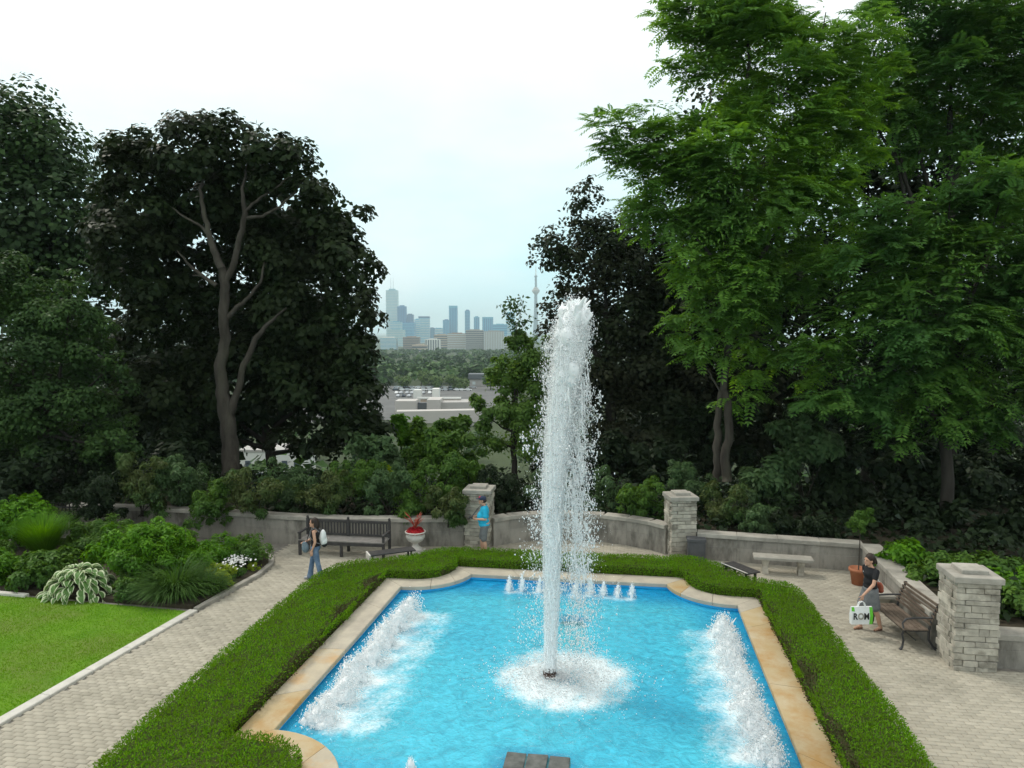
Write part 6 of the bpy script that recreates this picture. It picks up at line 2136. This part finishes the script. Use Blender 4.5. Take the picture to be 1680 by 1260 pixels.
def person(label, loc, rz, J, girth=1.0, belly=0.0, curl=.5, head_tilt=0.0, feetmat=None):
    """J: joints in metres, person faces +y, own left is -x"""
    t = thing("person", label, "person", loc, rz)
    mb = MB()
    g = girth
    hd = Vector(J['head'])
    mb.ell(hd + Vector((0, -.005, .02)), (.076, .094, .108), 18, 12)
    mb.ell(hd + Vector((0, .028, -.045)), (.055, .062, .068), 14, 10)
    cap_(mb, hd + Vector((0, .086, .01)), .008, hd + Vector((0, .103, -.022)), .012, 8)
    mb.ell(hd + Vector((0, .078, -.088)), (.022, .02, .02), 8, 6)
    mb.ell(hd + Vector((0, .088, -.052)), (.024, .01, .010), 8, 6)
    for s_ in (-1, 1):
        mb.ell(hd + Vector((s_ * .077, -.01, -.005)), (.012, .02, .032), 8, 6)
        mb.ell(hd + Vector((s_ * .032, .080, .034)), (.022, .012, .008), 8, 6)
    neck = Vector(J['neck'])
    cap_(mb, neck + Vector((0, -.01, -.03)), .058 * g, hd + Vector((0, -.01, -.05)), .050 * g)
    ch, wa, pe = Vector(J['chest']), Vector(J['waist']), Vector(J['pelvis'])
    mb.ell(ch, (.165 * g, .105 * g, .17), 18, 12)
    mb.ell(ch + Vector((0, 0, .09)), (.17 * g, .085 * g, .085), 18, 12)
    mb.ell((ch + wa) / 2 + Vector((0, belly * .5, 0)), (.145 * g, .10 * g + belly * .6, .15), 18, 12)
    mb.ell(wa + Vector((0, belly * .7, 0)), (.140 * g, .10 * g + belly, .13), 18, 12)
    mb.ell(pe, (.165 * g, .115 * g, .13), 18, 12)
    for s_, k in ((-1, 'l'), (1, 'r')):
        sh, el, ha = Vector(J[k + 'sh']), Vector(J[k + 'el']), Vector(J[k + 'ha'])
        cap_(mb, sh, .048 * g, el, .037 * g)
        cap_(mb, el, .038 * g, ha, .025 * g)
        hn = Vector(J.get(k + 'palm', (-s_, 0, 0)))
        hand(mb, ha, J.get(k + 'hd', (ha - el)), hn, curl, 1.0, J.get(k + 'th', 1))
        hp, kn, an = Vector(J[k + 'hip']), Vector(J[k + 'kn']), Vector(J[k + 'an'])
        cap_(mb, hp, .085 * g, kn, .055 * g)
        mid_ = kn.lerp(an, .35) + Vector((0, -.015, 0))
        cap_(mb, kn, .053 * g, mid_, .055 * g)
        cap_(mb, mid_, .055 * g, an, .036 * g)
        td = Vector(J.get(k + 'toe', (0, 1, 0))).normalized()
        cap_(mb, an + Vector((0, 0, -.03)) - td * .02, .034, an + td * .12 + Vector((0, 0, -.05)), .026)
        for q in range(5):
            o_ = td.cross(Vector((0, 0, 1))) * (.022 - q * .011)
            cap_(mb, an + td * .125 + o_ + Vector((0, 0, -.055)), .009, an + td * (.155 - abs(q - 1) * .006) + o_ + Vector((0, 0, -.06)), .008, 6)
    grow(mb, "body", M['skin'], t, .0085, 2)
    for s_ in (-1, 1):
        MB().ell(hd + Vector((s_ * .032, .0865, .020)), (.012, .007, .007), 8, 6).build("eye", M['eye'], t)
    MB().ell(hd + Vector((0, .0975, -.052)), (.02, .004, .007), 8, 6).build("lips", M['lip'], t)
    return t


# woman in a black top, standing on the path, facing left
J1 = dict(head=(0, .03, 1.50), neck=(0, 0, 1.37), chest=(0, 0, 1.20), waist=(0, .0, 1.02), pelvis=(0, -.01, .88),
          lsh=(-.175, 0, 1.30), lel=(-.23, -.04, 1.05), lha=(-.21, .05, .82), lhd=(0, .12, -1), lpalm=(1, 0, 0), lth=-1,
          rsh=(.175, 0, 1.30), rel=(.22, .06, 1.06), rha=(.10, .26, .98), rhd=(-.6, .8, .1), rpalm=(0, -.6, -1),
          lhip=(-.09, 0, .84), lkn=(-.12, -.08, .47), lan=(-.13, -.17, .09), rhip=(.09, 0, .84), rkn=(.10, .10, .47), ran=(.10, .16, .09))
w_loc = (-7.86, 17.55, 0.0)
p1 = person("woman in black tank top and flared jeans standing on the left path facing left", w_loc, R(104), J1, .93)
mb = MB()
mb.ell((0, 0, 1.19), (.168, .115, .15), 18, 12); mb.ell((0, .035, 1.20), (.13, .10, .07), 14, 10)
mb.ell((0, 0, 1.02), (.145, .108, .15), 18, 12); mb.ell((0, -.01, .93), (.165, .12, .08), 18, 12)
for s_ in (-1, 1):
    cap_(mb, (s_ * .095, .06, 1.26), .016, (s_ * .11, .02, 1.37), .014); cap_(mb, (s_ * .11, .02, 1.37), .014, (s_ * .095, -.07, 1.25), .016)
grow(mb, "tank_top", M['black'], p1, .010)
mb = MB()
mb.ell((0, -.01, .86), (.172, .128, .12), 18, 12)
for k in 'lr':
    hp, kn, an = Vector(J1[k + 'hip']), Vector(J1[k + 'kn']), Vector(J1[k + 'an'])
    cap_(mb, hp, .092, kn, .064); cap_(mb, kn, .064, kn.lerp(an, .6), .066); cap_(mb, kn.lerp(an, .6), .066, an + Vector((0, .0, -.015)), .084)
grow(mb, "jeans", M['jeans'], p1, .011)
mb = MB()
mb.ell((0, .0, 1.535), (.092, .108, .112), 16, 12); mb.ell((0, -.045, 1.44), (.095, .075, .14), 16, 12)
for s_ in (-1, 1):
    cap_(mb, (s_ * .078, -.01, 1.52), .028, (s_ * .085, -.02, 1.36), .022)
grow(mb, "hair", M['hair'], p1, .010, 2)
for k in 'lr':
    an = Vector(J1[k + 'an'])
    mb = MB(); cap_(mb, an + Vector((0, -.03, -.045)), .042, an + Vector((0, .13, -.055)), .036)
    grow(mb, "shoe", M['shoe'], p1, .010)
wb = thing("backpack", "small white backpack on the back of the woman in the black tank top", "bag", w_loc, R(104))
mb = MB(); mb.ell((0, -.20, 1.12), (.15, .085, .20), 16, 12); mb.ell((0, -.22, 1.02), (.14, .09, .12), 14, 10); grow(mb, "pack", M['whitec'], wb, .012)
mb = MB(); mb.ell((-.02, -.24, .93), (.12, .07, .06), 14, 10); grow(mb, "lower_pocket", M['black'], wb, .012)
for s_ in (-1, 1):
    MB().tube([(s_ * .11, -.13, 1.28), (s_ * .12, -.02, 1.40), (s_ * .12, .09, 1.33), (s_ * .13, .11, 1.15), (s_ * .14, -.05, 1.02), (s_ * .12, -.14, .98)], .012, 6).build("strap", M['greyc'], wb)
hb = thing("shoulder_bag", "blue grey bag hanging at the front hip of the woman in jeans", "bag", w_loc, R(104))
mb = MB(); mb.ell((-.03, .24, .86), (.07, .10, .13), 14, 10); mb.ell((-.03, .26, .96), (.05, .07, .07), 12, 8); grow(mb, "bag_body", M['bluebag'], hb, .012)
MB().tube([(-.03, .22, .98), (-.08, .15, 1.2), (-.10, .03, 1.385), (-.02, -.11, 1.30)], .010, 6).build("strap", M['black'], hb)

# man in turquoise shirt and cap behind the back hedge
J2 = dict(head=(0, .06, 1.60), neck=(0, .02, 1.46), chest=(0, 0, 1.29), waist=(0, .0, 1.09), pelvis=(0, -.02, .92),
          lsh=(-.20, -.01, 1.39), lel=(-.26, -.03, 1.12), lha=(-.12, .24, 1.09), lhd=(.5, .9, .1), lpalm=(.6, -.3, .3), lth=1,
          rsh=(.20, -.01, 1.39), rel=(.26, .0, 1.12), rha=(.10, .27, 1.12), rhd=(-.5, .9, .1), rpalm=(-.6, -.3, .3), rth=-1,
          lhip=(-.10, 0, .87), lkn=(-.12, .02, .49), lan=(-.13, -.02, .09), rhip=(.10, 0, .87), rkn=(.12, .08, .49), ran=(.12, .08, .09))
m_loc = (-3.93, 20.25, 0.0)
p2 = person("man in turquoise shirt and dark cap holding a camera beside the left stone pier", m_loc, R(100), J2, 1.12, .05, .8)
mb = MB()
mb.ell((0, 0, 1.30), (.205, .135, .17), 18, 12); mb.ell((0, 0, 1.38), (.20, .11, .09), 18, 12)
mb.ell((0, .045, 1.15), (.19, .175, .17), 18, 12); mb.ell((0, .03, 1.02), (.195, .165, .12), 18, 12); mb.ell((0, .01, .92), (.205, .165, .10), 18, 12)
for k in 'lr':
    sh, el = Vector(J2[k + 'sh']), Vector(J2[k + 'el'])
    cap_(mb, sh, .066, sh.lerp(el, .72), .070)
grow(mb, "shirt", M['turq'], p2, .012)
mb = MB()
mb.ell((0, -.01, .88), (.19, .145, .12), 18, 12)
for k in 'lr':
    hp, kn = Vector(J2[k + 'hip']), Vector(J2[k + 'kn'])
    cap_(mb, hp, .11, kn + Vector((0, 0, .02)), .088)
grow(mb, "shorts", M['greyc'], p2, .012)
mb = MB(); mb.ell((0, .03, 1.60), (.088, .095, .07), 14, 10)
grow(mb, "hair", M['hair'], p2, .010, 2)
mb = MB(); mb.ell((0, .055, 1.665), (.095, .11, .075), 18, 10)
grow(mb, "cap", M['navy'], p2, .009, 2)
mb = MB(); mb.ell((0, .175, 1.655), (.07, .075, .012), 16, 6); mb.build("cap_peak", M['navy'], p2)
mb = MB(); mb.ell((0, .125, 1.69), (.05, .045, .045), 12, 8); mb.build("cap_panel", M['redcloth'], p2)
for k in 'lr':
    an = Vector(J2[k + 'an'])
    mb = MB(); cap_(mb, an + Vector((0, -.03, -.045)), .044, an + Vector((0, .15, -.055)), .038)
    grow(mb, "shoe", M['shoe'], p2, .010)
cm_ = thing("camera", "black camera on a neck strap in the hands of the man in turquoise", "camera", m_loc, R(100))
MB().box(-.065, .065, .335, .375, 1.08, 1.165, bev=.006).build("camera_body", M['iron'], cm_)
MB().tube([(0, .375, 1.12), (0, .45, 1.11)], [.034, .036], 14).build("lens", M['iron'], cm_)
MB().tube([(-.06, .35, 1.16), (-.09, .22, 1.33), (-.09, .08, 1.47), (0, -.06, 1.50), (.09, .08, 1.47), (.09, .22, 1.33), (.06, .35, 1.16)], .008, 6).build("strap", M['iron'], cm_)

# woman in black shirt and grey skirt walking left with a carrier bag
J3 = dict(head=(0, .05, 1.53), neck=(0, .01, 1.40), chest=(0, 0, 1.23), waist=(0, .0, 1.04), pelvis=(0, -.01, .89),
          lsh=(-.18, 0, 1.33), lel=(-.24, .12, 1.08), lha=(-.23, .36, .87), lhd=(0, .3, -1), lpalm=(1, 0, 0), lth=-1,
          rsh=(.18, 0, 1.33), rel=(.23, -.07, 1.07), rha=(.21, -.10, .83), rhd=(0, -.05, -1), rpalm=(-1, 0, 0),
          lhip=(-.09, 0, .85), lkn=(-.10, -.06, .47), lan=(-.10, -.20, .10), ltoe=(0, 1, -.15), rhip=(.09, 0, .85), rkn=(.09, .12, .49), ran=(.09, .14, .09))
r_loc = (5.25, 16.35, 0.0)
p3 = person("woman in black shirt and grey skirt walking left on the right terrace", r_loc, R(112), J3, .98, .0, .9)
mb = MB()
mb.ell((0, 0, 1.24), (.18, .125, .17), 18, 12); mb.ell((0, 0, 1.33), (.178, .095, .07), 18, 12); mb.ell((0, .04, 1.24), (.13, .105, .08), 14, 10)
mb.ell((0, .005, 1.06), (.158, .12, .15), 18, 12); mb.ell((0, 0, .97), (.17, .13, .08), 18, 12)
for k in 'lr':
    sh, el = Vector(J3[k + 'sh']), Vector(J3[k + 'el'])
    cap_(mb, sh, .060, sh.lerp(el, .5), .058)
grow(mb, "shirt", M['black'], p3, .011)
mb = MB()
mb.ell((0, -.01, .90), (.180, .145, .11), 20, 12)
for k, yy in (('l', -.03), ('r', .05)):
    hp, kn = Vector(J3[k + 'hip']), Vector(J3[k + 'kn'])
    cap_(mb, hp, .112, hp.lerp(kn, .8), .118)
cap_(mb, (0, 0, .85), .13, (0, .04, .58), .12)
grow(mb, "skirt", M['greyc'], p3, .012)
mb = MB(); mb.ell((0, .022, 1.580), (.092, .108, .108), 16, 12); mb.ell((0, -.03, 1.50), (.075, .07, .07), 12, 8)
cap_(mb, (0, -.09, 1.56), .035, (0, -.14, 1.45), .022)
grow(mb, "hair", M['hair'], p3, .010, 2)
for k in 'lr':
    an = Vector(J3[k + 'an'])
    mb = MB(); cap_(mb, an + Vector((0, -.04, -.075)), .022, an + Vector((0, .14, -.078)), .022)
    cap_(mb, an + Vector((-.035, .06, -.05)), .010, an + Vector((.035, .06, -.05)), .010)
    grow(mb, "sandal", M['sandal'], p3, .009)
# carrier bag held in her left hand, towards the camera
cbg = thing("carrier_bag", "white and green museum carrier bag in the hand of the woman in black shirt", "bag", (4.97, 15.98, .27), R(10))
mb = MB()
n_ = 10
for z, bw_ in ((0, .05), (.36, .035)):
    pass
V = [(-.22, -.045, 0), (.22, -.045, 0), (.22, .045, 0), (-.22, .045, 0), (-.225, -.06, .18), (.225, -.06, .18), (.225, .06, .18), (-.225, .06, .18), (-.22, -.02, .37), (.22, -.02, .37), (.22, .02, .37), (-.22, .02, .37)]
F = [(3, 2, 1, 0)] + [(i, (i + 1) % 4, (i + 1) % 4 + 4, i + 4) for i in range(4)] + [(i + 4, (i + 1) % 4 + 4, (i + 1) % 4 + 8, i + 8) for i in range(4)] + [(8, 9, 10, 11)]
mb.add(V, F).build("bag_body", M['whitec'], cbg)
MB().add([(.155, -.049, .004), (.221, -.049, .004), (.226, -.064, .18), (.16, -.064, .18), (.221, -.0235, .366), (.155, -.0235, .366)], [(0, 1, 2, 3), (3, 2, 4, 5)]).build("green_panel", M['green'], cbg)
MB().add([(-.221, -.04, .28), (-.155, -.045, .28), (-.165, -.0235, .366), (-.221, -.0235, .366)], [(0, 1, 2, 3)]).build("green_panel", M['green'], cbg)
for s_ in (-.02, .02):
    MB().tube([(-.08, s_, .365), (-.055, s_, .45), (0, s_, .485), (.055, s_, .45), (.08, s_, .365)], .010, 6).build("handle", M['whitec'], cbg)


def letter(ch, x, z, size, mat, parent):
    cu = bpy.data.curves.new("letter", 'FONT')
    cu.body = ch
    cu.size = size
    cu.extrude = .002
    cu.offset = .006
    cu.align_x = 'CENTER'
    o = bpy.data.objects.new("letter", cu)
    COL.objects.link(o)
    bpy.context.view_layer.update()
    me = bpy.data.meshes.new_from_object(o)
    bpy.data.objects.remove(o)
    o = link("letter", me, mat, parent)
    # the front of the bag leans back above its middle
    o.location = (x, -.0655, z)
    o.rotation_euler = (R(90 - 3), 0, 0)
    o.scale = (.82, 1, 1)
    return o


letter("R", -.150, .115, .185, M['print'], cbg)
letter("O", -.032, .115, .185, M['photo'], cbg)
letter("M", .090, .115, .185, M['print'], cbg)
rb_ = thing("shoulder_bag", "rust red shoulder bag at the hip of the woman in black shirt", "bag", r_loc, R(112))
mb = MB(); mb.ell((.02, -.25, .92), (.11, .055, .11), 14, 10); mb.ell((.02, -.25, .86), (.12, .06, .07), 14, 10); grow(mb, "bag_body", M['redbag'], rb_, .011)
MB().tube([(.02, -.25, 1.02), (.12, -.14, 1.22), (.15, .0, 1.40), (.10, .10, 1.25)], .010, 6).build("strap", M['whitec'], rb_)
